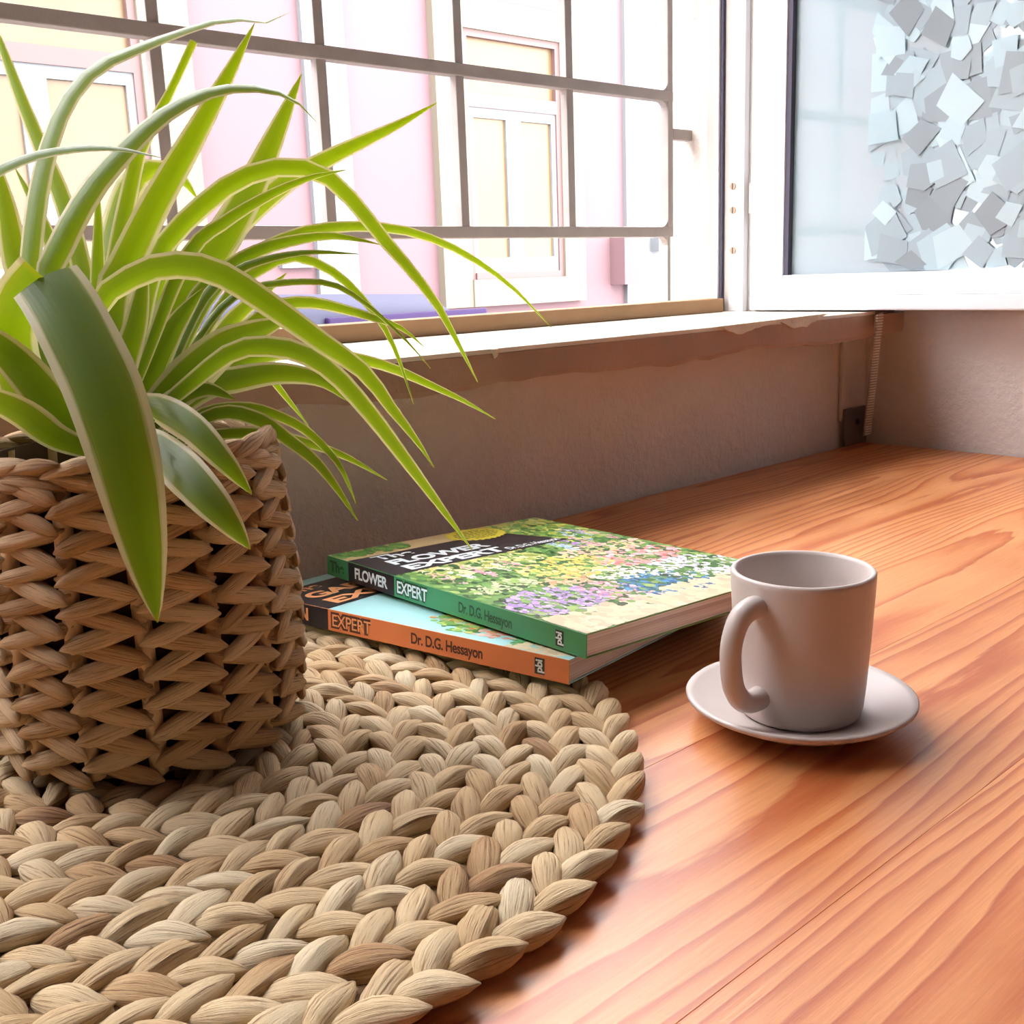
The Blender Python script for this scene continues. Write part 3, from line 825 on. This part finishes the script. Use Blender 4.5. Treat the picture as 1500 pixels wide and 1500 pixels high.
def leaf(pts, wpx, d0=0.0, d1=0.0, twist=0.0, tw1=None, fold=0.22, dm=None, n=22, tipw=0.0, basew=0.6):
    """pts: image-space midline; d0,d1: depth offsets (m) from the pot's axis at base and tip (dm halfway); wpx: widest width"""
    C2 = catmull(pts, n)
    P3 = []
    for i, (x, y) in enumerate(C2):
        t = i / (n - 1)
        if dm is None: d = d0 + (d1 - d0) * t
        else: d = (1 - t) * (1 - 2 * t) * d0 + 4 * t * (1 - t) * dm + t * (2 * t - 1) * d1
        P3.append(CAM + (D0 + d) * ray(x, y))
    bm = bmesh.new()
    uvl = bm.loops.layers.uv.verify()
    rows_ = []
    S = (-1, -0.72, -0.36, 0, 0.36, 0.72, 1)
    for i in range(n):
        t = i / (n - 1)
        T = P3[min(i + 1, n - 1)] - P3[max(i - 1, 0)]; T = T / np.linalg.norm(T)
        V = P3[i] - CAM; V /= np.linalg.norm(V)
        side = np.cross(T, V); side /= np.linalg.norm(side) + 1e-9
        nrm = np.cross(side, T)
        a = twist + ((tw1 if tw1 is not None else twist) - twist) * t
        s2 = math.cos(a) * side + math.sin(a) * nrm
        n2 = np.cross(s2, T)
        prof = min(1.0, basew + (1 - basew) * t / 0.35) * max(1 - t ** 3.0, 0) ** 0.85
        w = max(wpx * prof, tipw) / 2 * (D0) / F_PX
        w = max(w, 0.0002)
        rows_.append([bm.verts.new(P3[i] - PO + s2 * w * s + n2 * fold * w * abs(s) ** 1.3) for s in S])
    for i in range(n - 1):
        for k_ in range(len(S) - 1):
            f = bm.faces.new((rows_[i][k_], rows_[i + 1][k_], rows_[i + 1][k_ + 1], rows_[i][k_ + 1]))
            f.smooth = True
            for lp, (tt, kk) in zip(f.loops, ((i, k_), (i + 1, k_), (i + 1, k_ + 1), (i, k_ + 1))):
                lp[uvl].uv = (tt / (n - 1), (S[kk] + 1) / 2)
    return mesh_obj('leaf', bm, MAT['leaf'], plant)
cx_, cy_ = 175, 650       # where the crown of the plant projects
L = [
    # the big blade hanging over the front of the basket
    dict(p=[(62, 404), (88, 440), (122, 503), (155, 575), (182, 665), (204, 765), (220, 850), (231, 912)], w=98, d0=-0.055, d1=-0.088, dm=-0.082, tw=0.1, fold=0.22, basew=0.92),
    dict(p=[(120, 640), (45, 580), (16, 500), (30, 440), (60, 403)], w=74, d0=-0.01, d1=-0.056, fold=0.1, basew=0.9, tipw=66),
    dict(p=[(190, 640), (230, 655), (277, 700), (329, 757), (367, 805)], w=56, d0=-0.05, d1=-0.082, dm=-0.082, fold=0.3),
    dict(p=[(180, 630), (218, 596), (277, 624), (329, 676), (369, 724)], w=44, d0=-0.04, d1=-0.072, dm=-0.070, fold=0.3),
    # long arching ones to the right
    dict(p=[(165, 560), (140, 455), (200, 402), (262, 388), (325, 402), (400, 450), (470, 500), (533, 545), (575, 600), (610, 645), (636, 685)], w=40, d0=-0.01, d1=0.02, dm=-0.03),
    dict(p=[(210, 620), (280, 560), (340, 515), (390, 507), (442, 517), (490, 548), (540, 603), (590, 668), (640, 735), (692, 806)], w=32, d0=0.0, d1=0.06, dm=-0.01),
    dict(p=[(190, 560), (227, 385), (295, 303), (350, 263), (407, 245), (467, 252), (515, 292), (560, 348), (600, 394), (640, 446), (672, 505), (700, 560)], w=34, d0=0.02, d1=0.12, dm=0.05, basew=0.9),
    dict(p=[(200, 560), (273, 378), (333, 323), (400, 283), (455, 260), (506, 249)], w=24, d0=0.0, d1=0.02),
    dict(p=[(200, 590), (232, 500), (283, 415), (350, 310), (400, 205), (442, 108)], w=66, d0=0.03, d1=0.08, fold=0.15, basew=0.8),
    dict(p=[(150, 590), (165, 430), (180, 395), (227, 300), (283, 202), (333, 112), (373, 34)], w=52, d0=0.0, d1=0.05, fold=0.15, basew=0.85),
    dict(p=[(90, 600), (40, 470), (42, 380), (53, 283), (73, 200), (100, 142), (140, 98), (200, 70), (267, 45), (333, 27), (376, 33), (402, 30), (424, 18)], w=42, d0=0.0, d1=0.07, dm=0.0, tw=0.5, tw1=1.2, tipw=2),
    dict(p=[(110, 600), (67, 430), (84, 366), (127, 284), (177, 224), (233, 171), (293, 138), (350, 127), (400, 133), (432, 145), (450, 166), (463, 178)], w=46, d0=-0.01, d1=0.05, dm=-0.01, tw=0.3, tw1=1.1, tipw=2),
    dict(p=[(30, 520), (-50, 330), (-20, 262), (17, 240), (67, 223), (133, 216), (183, 219), (236, 231)], w=26, d0=-0.02, d1=-0.03, tw=0.9),
    dict(p=[(160, 600), (165, 420), (200, 235), (222, 187), (253, 127), (284, 60)], w=34, d0=0.04, d1=0.09, tipw=14),
    dict(p=[(150, 600), (125, 420), (97, 308), (67, 233), (33, 150), (0, 62), (-30, -10)], w=34, d0=0.03, d1=0.10),
    dict(p=[(160, 600), (165, 400), (172, 330), (192, 268), (225, 246), (262, 256), (290, 292)], w=70, d0=0.04, d1=0.12, tw=0.2, fold=0.3),
    dict(p=[(145, 600), (143, 430), (144, 350), (143, 266)], w=26, d0=0.01, d1=0.02),
    dict(p=[(110, 620), (60, 470), (25, 385), (8, 300), (-18, 200)], w=52, d0=0.02, d1=0.05),
    dict(p=[(120, 610), (92, 420), (62, 325), (22, 246)], w=34, d0=0.035, d1=0.06),
    dict(p=[(60, 620), (10, 560), (-30, 480), (-60, 380)], w=60, d0=-0.02, d1=-0.02),
    # right-hand tuft
    dict(p=[(210, 600), (262, 470), (330, 350), (400, 282), (440, 254), (500, 222), (580, 184), (641, 150)], w=46, d0=0.04, d1=0.12, fold=0.15, basew=0.8),
    dict(p=[(220, 610), (300, 445), (360, 380), (420, 348), (475, 334), (545, 332), (607, 341), (668, 365), (714, 393), (754, 424), (808, 480)], w=22, d0=0.03, d1=0.18, dm=0.07, basew=0.9),
    dict(p=[(220, 610), (280, 450), (334, 393), (392, 362), (469, 346), (515, 349), (556, 358)], w=28, d0=0.02, d1=0.06),
    dict(p=[(220, 610), (290, 450), (340, 400), (392, 379), (453, 369), (525, 372)], w=20, d0=0.01, d1=0.05, tw=0.5),
    dict(p=[(230, 610), (330, 440), (390, 390), (435, 376), (484, 396), (515, 421), (554, 466), (580, 515), (606, 592)], w=20, d0=0.03, d1=0.10),
    dict(p=[(230, 615), (300, 480), (360, 425), (440, 412), (490, 417), (530, 440), (570, 474), (603, 507), (631, 540)], w=15, d0=0.02, d1=0.09, tw=0.5),
    dict(p=[(230, 615), (330, 510), (400, 452), (450, 443), (496, 451), (545, 465), (587, 480), (621, 508)], w=26, d0=0.03, d1=0.09),
    dict(p=[(205, 620), (260, 570), (320, 515), (370, 488), (425, 467)], w=70, d0=0.0, d1=0.03, tw=-0.2, basew=0.5),
    dict(p=[(225, 625), (300, 567), (346, 555), (407, 546), (469, 556), (514, 590)], w=46, d0=0.02, d1=0.05, tw=0.2),
    dict(p=[(230, 620), (330, 545), (410, 517), (472, 518), (530, 527), (576, 540), (637, 567), (683, 589), (726, 614)], w=26, d0=0.03, d1=0.13, basew=0.9),
    dict(p=[(240, 640), (300, 603), (361, 597), (407, 609), (450, 632), (492, 674), (512, 713), (521, 738)], w=19, d0=0.01, d1=0.04),
    dict(p=[(240, 645), (320, 605), (380, 615), (421, 643), (463, 677), (496, 719), (524, 763)], w=25, d0=0.0, d1=0.03),
    dict(p=[(245, 650), (310, 637), (380, 635), (442, 647), (504, 668), (567, 703)], w=20, d0=0.0, d1=0.05),
    dict(p=[(220, 620), (320, 530), (370, 525), (415, 577), (453, 625)], w=20, d0=0.05, d1=0.09),
    dict(p=[(220, 620), (290, 540), (340, 470), (385, 430), (420, 400)], w=40, d0=0.05, d1=0.09),
    # dark inner and left blades
    dict(p=[(130, 650), (80, 600), (30, 540), (-20, 495), (-70, 470)], w=62, d0=-0.03, d1=-0.055, tw=0.3),
    dict(p=[(130, 660), (80, 640), (30, 605), (-30, 580), (-80, 570)], w=46, d0=-0.035, d1=-0.065, tw=0.3),
    dict(p=[(180, 650), (215, 560), (255, 480), (300, 420)], w=48, d0=0.0, d1=0.02),
    dict(p=[(170, 650), (190, 520), (225, 430), (262, 350)], w=46, d0=0.03, d1=0.05),
    dict(p=[(150, 650), (120, 540), (100, 440), (96, 360)], w=46, d0=0.02, d1=0.03),
    dict(p=[(130, 650), (90, 560), (60, 470), (50, 400)], w=50, d0=0.0, d1=0.0),
    dict(p=[(200, 650), (250, 590), (300, 570), (345, 585)], w=36, d0=0.0, d1=0.01),
    dict(p=[(170, 650), (175, 560), (200, 470), (215, 380)], w=44, d0=-0.01, d1=0.0),
    dict(p=[(150, 650), (150, 560), (130, 480), (112, 410)], w=44, d0=-0.02, d1=-0.02),
    dict(p=[(120, 650), (60, 610), (10, 560), (-40, 545)], w=46, d0=0.02, d1=0.03),
]
for q in L:
    leaf(q['p'], q['w'], q.get('d0', 0), q.get('d1', 0), q.get('tw', 0.0), q.get('tw1'), q.get('fold', 0.22), q.get('dm'), tipw=q.get('tipw', 0.0), basew=q.get('basew', 0.6), n=q.get('n', 22))

# ------------------------------------------------------------------ books
def text_obj(body, size, mat, parent, loc, rot, bold=0.0, sx=1.0, name='lettering', align='LEFT', shear=0.0):
    cu = bpy.data.curves.new('lettering', 'FONT')
    cu.body = body; cu.size = size; cu.offset = bold; cu.align_x = align; cu.shear = shear
    cu.space_character = 0.95
    tmp = bpy.data.objects.new('tmp_text', cu)
    col.objects.link(tmp)
    dg = bpy.context.evaluated_depsgraph_get()
    me = bpy.data.meshes.new_from_object(tmp.evaluated_get(dg))
    bpy.data.objects.remove(tmp)
    me.materials.clear(); me.materials.append(mat)
    o = bpy.data.objects.new(name, me)
    link(o, parent)
    o.location = loc; o.rotation_euler = rot; o.scale = (sx, 1, 1)
    return o
def text_width(o):
    return max(v.co.x for v in o.data.vertices) - min(v.co.x for v in o.data.vertices)
def fit_text(o, width):
    w = text_width(o)
    o.scale[0] = width / w
BW, BL, BT = 0.186, 0.232, 0.0125
def slab(name, x0, x1, y0, y1, z0, z1, mat, parent):
    return box(name, x0, x1, y0, y1, z0, z1, mat, parent)
def poly(name, pts, z, mat, parent):
    bm = bmesh.new()
    bm.faces.new([bm.verts.new((x, y, z)) for x, y in pts])
    bmesh.ops.recalc_face_normals(bm, faces=bm.faces)
    o = mesh_obj(name, bm, mat, parent)
    if o.data.polygons[0].normal.z < 0: o.data.flip_normals()
    return o
def dots(name, regions, z, parent):
    """printed flower picture: small flat petals, colour per petal"""
    bm = bmesh.new()
    cl = bm.loops.layers.float_color.new('Col')
    for (u0, u1, v0, v1, n, r0, r1, cols, shape) in regions:
        for i in range(n):
            if shape == 'blob':
                a = random.uniform(0, 6.28); rr = math.sqrt(random.random())
                u = (u0 + u1) / 2 + (u1 - u0) / 2 * rr * math.cos(a); v = (v0 + v1) / 2 + (v1 - v0) / 2 * rr * math.sin(a)
            else:
                u = random.uniform(u0, u1); v = random.uniform(v0, v1)
            r = random.uniform(r0, r1)
            c = random.choice(cols); j = random.uniform(0.8, 1.15)
            if not (0.004 < u < 0.992 and 0.006 < v < 0.994): continue
            zz = z + random.uniform(0, 0.00008)
            ph = random.uniform(0, 6)
            el = random.uniform(0.5, 1.0)
            vs = []
            for k_ in range(6):
                xx = u * BW + r * math.cos(ph + k_ * math.pi / 3) * el; yy = v * BL + r * math.sin(ph + k_ * math.pi / 3)
                vs.append(bm.verts.new((min(max(xx, 0.0003), BW - 0.0003), min(max(yy, 0.0003), BL - 0.0003), zz)))
            f = bm.faces.new(vs)
            f.normal_update()
            if f.normal.z < 0: f.normal_flip()
            for lp in f.loops: lp[cl] = (min(c[0] * j, 1), min(c[1] * j, 1), min(c[2] * j, 1), 1)
    return mesh_obj(name, bm, MAT['print'], parent)
def make_book(name, B, rotz, tilt, z, label, spine_mat, base_mat):
    root = empty(name, (B[0], B[1], z))
    root.rotation_euler = (0, tilt, rotz)
    tag(root, label, 'book')
    ct = 0.0005
    slab('page_block', 0.0012, BW - 0.0015, 0.0012, BL - 0.0012, ct, BT - ct, MAT['paper'], root)
    slab('back_cover', 0.0, BW, 0, BL, 0, ct, base_mat, root)
    slab('front_cover', 0.0, BW, 0, BL, BT - ct, BT, base_mat, root)
    slab('spine', -0.0006, 0.0, 0, BL, 0, BT, spine_mat, root)
    return root
def spine_text(root, body, v_start, v_end, height, mat, zc, bold=0.0, off=0.0):
    o = text_obj(body, height * 1.38, mat, root, (-0.00075 - off, v_start * BL, zc), (math.pi / 2, 0, -math.pi / 2), bold)
    fit_text(o, (v_start - v_end) * BL)
    return o
def spine_patch(root, name, v0, v1, z0, z1, mat, off=0.0):
    return box(name, -0.00068 - off, -0.0006, v0 * BL, v1 * BL, z0, z1, mat, root)
TILT1, TILT2 = math.radians(2.6), math.radians(3.4)
Zb2 = 0.0152
green, lawn, cream_c = (0.10, 0.30, 0.05), (0.28, 0.42, 0.08), (0.80, 0.66, 0.42)
# lower book: orange spine
b2 = make_book('gardening_book', (0.3509, 0.3517), math.radians(11.9), TILT2, Zb2, 'orange-spined gardening paperback lying underneath the green-spined one', MAT['ink_orange'], MAT['ink_aqua'])
b2.rotation_mode = 'XYZ'
top = BT + 0.00012
poly('title_band', [(0, 0.72 * BL), (0.78 * BW, 0.72 * BL), (0.72 * BW, 0.95 * BL), (0, 0.95 * BL)], top, MAT['ink_black'], b2)
o = text_obj('The', 0.0150, MAT['ink_lorange'], b2, (0.05 * BW, 0.900 * BL, top + 0.0001), (0, 0, 0), 0.0004); fit_text(o, 0.028)
o = text_obj('GARDEN', 0.0175, MAT['ink_lorange'], b2, (0.06 * BW, 0.822 * BL, top + 0.0001), (0, 0, 0), 0.0007); fit_text(o, 0.096)
o = text_obj('EXPERT', 0.0175, MAT['ink_lorange'], b2, (0.06 * BW, 0.742 * BL, top + 0.0001), (0, 0, 0), 0.0007); fit_text(o, 0.096)
G = [(0.12, 0.34, 0.06), (0.22, 0.46, 0.10), (0.08, 0.24, 0.05)]
dots('cover_picture', [
    (0.0, 1.0, 0.0, 0.16, 500, 0.003, 0.006, [cream_c, (0.86, 0.70, 0.48)], 'rect'),
    (0.03, 0.9, 0.16, 0.50, 900, 0.0015, 0.0035, G + [(0.62, 0.66, 0.20)], 'blob'),
    (0.06, 0.5, 0.24, 0.50, 160, 0.0015, 0.003, [(0.75, 0.62, 0.10), (0.80, 0.36, 0.12), (0.35, 0.6, 0.15)], 'blob'),
    (0.03, 0.4, 0.14, 0.36, 240, 0.0015, 0.003, [(0.82, 0.40, 0.30), (0.85, 0.55, 0.48), (0.75, 0.25, 0.15)], 'blob'),
    (0.02, 0.25, 0.12, 0.20, 150, 0.0015, 0.003, [(0.08, 0.36, 0.10), (0.16, 0.5, 0.16)], 'blob'),
], top, b2)
spine_patch(b2, 'spine_band', 0.72, 0.97, 0.0, BT, MAT['ink_black'])
zc = 0.0033
spine_text(b2, 'GARDEN', 0.95, 0.79, 0.0072, MAT['ink_lorange'], zc, 0.0005, 0.0001)
spine_text(b2, 'EXPERT', 0.708, 0.572, 0.0078, MAT['ink_maroon'], zc - 0.0004, 0.0012)
spine_text(b2, 'EXPERT', 0.706, 0.574, 0.0074, MAT['ink_lorange'], zc - 0.0002, 0.0001, 0.0002)
spine_text(b2, 'Dr. D.G. Hessayon', 0.445, 0.232, 0.0062, MAT['ink_maroon'], zc, 0.0002)
spine_patch(b2, 'publisher_mark', 0.062, 0.088, 0.002, 0.0105, MAT['ink_black'])
o = text_obj('pbi', 0.0058, MAT['ink_white'], b2, (-0.0009, 0.070 * BL, 0.0032), (0, -math.pi / 2, math.pi), 0.0002)
o.rotation_euler = Matrix(((0, -1, 0), (0, 0, 0), (1, 0, 0))).to_euler() if False else (math.pi / 2, -math.pi / 2, -math.pi / 2)
o.location = (-0.0009, 0.068 * BL, 0.0028); fit_text(o, 0.0068)
# upper book: green spine
Zb1 = Zb2 + BT + 0.0006
b1 = make_book('gardening_book', (0.3575, 0.3455), 0.0, TILT1, Zb1, 'green-spined flower gardening paperback lying on top of the orange one', MAT['ink_green'], MAT['ink_lawn'])
poly('upper_margin', [(0, 0.90 * BL), (BW, 0.90 * BL), (BW, BL), (0, BL)], top, MAT['ink_tan'], b1)
pk = [(0.82, 0.40, 0.46), (0.86, 0.58, 0.60), (0.74, 0.30, 0.40)]
pr = [(0.48, 0.34, 0.66), (0.62, 0.48, 0.78), (0.40, 0.26, 0.58)]
bl = [(0.03, 0.22, 0.50), (0.08, 0.34, 0.62), (0.02, 0.14, 0.36)]
wh = [(0.82, 0.80, 0.90), (0.70, 0.68, 0.86), (0.9, 0.9, 0.9)]
ye = [(0.85, 0.66, 0.10), (0.86, 0.56, 0.14), (0.88, 0.74, 0.30)]
rd = [(0.80, 0.20, 0.18), (0.85, 0.36, 0.30)]
lb = [(0.45, 0.62, 0.80), (0.55, 0.70, 0.86)]
dk = [(0.03, 0.10, 0.03), (0.06, 0.20, 0.05), (0.14, 0.34, 0.08)]
reg = [
    (0.0, 1.0, 0.0, 0.13, 700, 0.003, 0.006, [cream_c, (0.84, 0.68, 0.44), (0.80, 0.62, 0.40)], 'rect'),
    (0.0, 1.0, 0.10, 0.70, 1700, 0.002, 0.004, dk + [(0.22, 0.42, 0.10), (0.34, 0.52, 0.14)], 'rect'),
    (0.72, 1.0, 0.66, 1.0, 420, 0.002, 0.0045, G + [(0.60, 0.66, 0.10), (0.70, 0.70, 0.2)], 'rect'),
    (0.0, 0.3, 0.93, 1.0, 120, 0.002, 0.004, G, 'rect'),
    (0.08, 0.55, 0.56, 0.69, 300, 0.002, 0.0045, [(0.78, 0.72, 0.24), (0.86, 0.78, 0.44), (0.4, 0.5, 0.12)], 'rect'),
    (0.00, 0.36, 0.13, 0.34, 520, 0.0014, 0.0030, pr, 'blob'),
    (0.29, 0.47, 0.10, 0.30, 240, 0.0014, 0.0027, pk, 'blob'),
    (0.41, 0.74, 0.06, 0.28, 420, 0.0014, 0.0027, bl, 'blob'),
    (0.62, 1.0, 0.12, 0.34, 460, 0.0014, 0.0026, wh, 'blob'),
    (0.45, 0.68, 0.25, 0.38, 200, 0.0014, 0.0026, [(0.90, 0.86, 0.6), (0.92, 0.9, 0.8)], 'blob'),
    (0.30, 0.68, 0.34, 0.56, 460, 0.0016, 0.0030, ye, 'blob'),
    (0.26, 0.5, 0.30, 0.40, 170, 0.0016, 0.0026, [(0.88, 0.42, 0.22), (0.88, 0.5, 0.34)], 'blob'),
    (0.60, 0.98, 0.32, 0.50, 420, 0.0016, 0.0030, rd + pk[:2], 'blob'),
    (0.56, 1.0, 0.48, 0.60, 300, 0.0016, 0.0028, [(0.88, 0.62, 0.50), (0.82, 0.7, 0.3), (0.88, 0.5, 0.4)], 'blob'),
    (0.04, 0.3, 0.36, 0.46, 170, 0.0014, 0.0026, [(0.64, 0.70, 0.42), (0.5, 0.62, 0.3)], 'blob'),
]
for u, v, cset in ((0.10, 0.58, pk), (0.17, 0.60, wh[2:] + [(0.86, 0.82, 0.6)]), (0.24, 0.58, pk), (0.32, 0.60, [(0.86, 0.82, 0.66)]), (0.38, 0.57, pk), (0.70, 0.64, lb), (0.76, 0.67, [(0.42, 0.2, 0.6), (0.55, 0.35, 0.7)]), (0.82, 0.64, pk), (0.86, 0.72, lb), (0.92, 0.76, lb + pr), (0.95, 0.68, pk)):
    reg.append((u - 0.022, u + 0.022, v - 0.085, v + 0.07, 90, 0.0012, 0.0022, cset, 'blob'))
dots('cover_picture', reg, top + 0.0001, b1)
poly('title_band', [(0, 0.685 * BL), (0.80 * BW, 0.685 * BL), (0.68 * BW, 0.90 * BL), (0, 0.90 * BL)], top + 0.0003, MAT['ink_black'], b1)
bz = top + 0.0004
o = text_obj('The', 0.0150, MAT['ink_white'], b1, (0.08 * BW, 0.846 * BL, bz), (0, 0, 0), 0.0004); fit_text(o, 0.030)
o = text_obj('FLOWER', 0.0165, MAT['ink_white'], b1, (0.08 * BW, 0.775 * BL, bz), (0, 0, 0), 0.0007); fit_text(o, 0.080)
o = text_obj('EXPERT', 0.0165, MAT['ink_white'], b1, (0.08 * BW, 0.703 * BL, bz), (0, 0, 0), 0.0007); fit_text(o, 0.080)
o = text_obj('Dr. D.G. Hessayon', 0.0095, MAT['ink_white'], b1, (0.52 * BW, 0.70 * BL, bz), (0, 0, 0), 0.0002); fit_text(o, 0.047)
# saw-toothed badge
pts = []
for i in range(56):
    a = 2 * math.pi * i / 56; r = 1.0 if i % 2 else 0.90
    pts.append((0.60 * BW + 0.0245 * r * math.cos(a), 0.925 * BL + 0.0185 * r * math.sin(a)))
poly('badge', pts, bz, MAT['ink_yellow'], b1)
bm = bmesh.new()
for i, (yy, hw) in enumerate(((0.0095, 0.010), (0.0055, 0.016), (0.0015, 0.018), (-0.0025, 0.018), (-0.0065, 0.015), (-0.0105, 0.009))):
    xa = 0.60 * BW - hw
    while xa < 0.60 * BW + hw:
        wd = random.uniform(0.002, 0.005)
        box_bm(bm, xa, min(xa + wd, 0.60 * BW + hw), 0.925 * BL + yy - 0.0007, 0.925 * BL + yy + 0.0007, bz + 0.00005, bz + 0.0001)
        xa += wd + 0.0012
o = mesh_obj('badge_print', bm, MAT['ink_darkgreen'], b1); o['kind'] = 'stuff'
spine_patch(b1, 'spine_band', 0.685, 0.895, 0.0, BT, MAT['ink_black'])
spine_text(b1, 'The', 0.985, 0.915, 0.0070, MAT['ink_darkgreen'], zc, 0.0004)
spine_text(b1, 'FLOWER', 0.865, 0.715, 0.0070, MAT['ink_white'], zc, 0.0003, 0.0001)
spine_text(b1, 'EXPERT', 0.675, 0.545, 0.0078, MAT['ink_darkgreen'], zc - 0.0004, 0.0012)
spine_text(b1, 'EXPERT', 0.673, 0.547, 0.0074, MAT['ink_white'], zc - 0.0002, 0.0002, 0.0002)
spine_text(b1, 'Dr. D.G. Hessayon', 0.425, 0.235, 0.0060, MAT['ink_darkgreen'], zc, 0.0002)
spine_patch(b1, 'publisher_mark', 0.068, 0.092, 0.002, 0.0105, MAT['ink_black'])
o = text_obj('pbi', 0.0058, MAT['ink_white'], b1, (-0.0009, 0.073 * BL, 0.0028), (math.pi / 2, -math.pi / 2, -math.pi / 2), 0.0002); fit_text(o, 0.0068)

# ------------------------------------------------------------------ cup and saucer
SC = (0.4195, 0.2645)
sauc = None
bm = bmesh.new()
lathe_bm(bm, [(0, 0.0022), (0.021, 0.0022), (0.022, 0.0), (0.0265, 0.0), (0.028, 0.0016), (0.040, 0.0052), (0.0515, 0.0112), (0.0535, 0.0128), (0.0538, 0.0140), (0.0528, 0.0148), (0.050, 0.0136), (0.038, 0.0086), (0.0305, 0.0062), (0.029, 0.0056), (0, 0.0054)], 96)
o = mesh_obj('saucer', bm, MAT['ceramic'], None, smooth=True)
o.location = (SC[0], SC[1], 0.0002)
tag(o, 'pale matte ceramic saucer on the orange table under the cup', 'saucer')
cup = empty('coffee_cup', (SC[0], SC[1], 0.0060)); tag(cup, 'pale matte ceramic coffee cup standing on the saucer', 'cup')
bm = bmesh.new()
H = 0.0702
prof = [(0, 0.0012), (0.024, 0.0012), (0.0245, 0.0), (0.0268, 0.0), (0.0283, 0.0012), (0.0293, 0.005), (0.0303, 0.016), (0.0318, 0.040), (0.0330, H - 0.003), (0.0330, H - 0.001), (0.0322, H), (0.0308, H - 0.0002), (0.0300, H - 0.0016), (0.0293, H - 0.012), (0.0280, 0.030), (0.0268, 0.010), (0.0245, 0.0055), (0.018, 0.0042), (0, 0.0040)]
lathe_bm(bm, prof, 96)
mesh_obj('cup_body', bm, MAT['ceramic'], cup, smooth=True)
hp = []
ctrl = [(-0.0290, 0.0575), (-0.0370, 0.0588), (-0.0450, 0.0555), (-0.0500, 0.0460), (-0.0505, 0.0350), (-0.0480, 0.0235), (-0.0420, 0.0160), (-0.0340, 0.0140), (-0.0275, 0.0150)]
cc = catmull(ctrl, 30)
bm = bmesh.new()
tube_bm(bm, [(p[0], 0.0, p[1]) for p in cc], [0.0056 - 0.0008 * math.sin(math.pi * i / 29) for i in range(30)], 16, updir=(0, 1, 0))
hd = mesh_obj('handle', bm, MAT['ceramic'], cup, smooth=True)
hd.rotation_euler = (0, 0, math.radians(-4))
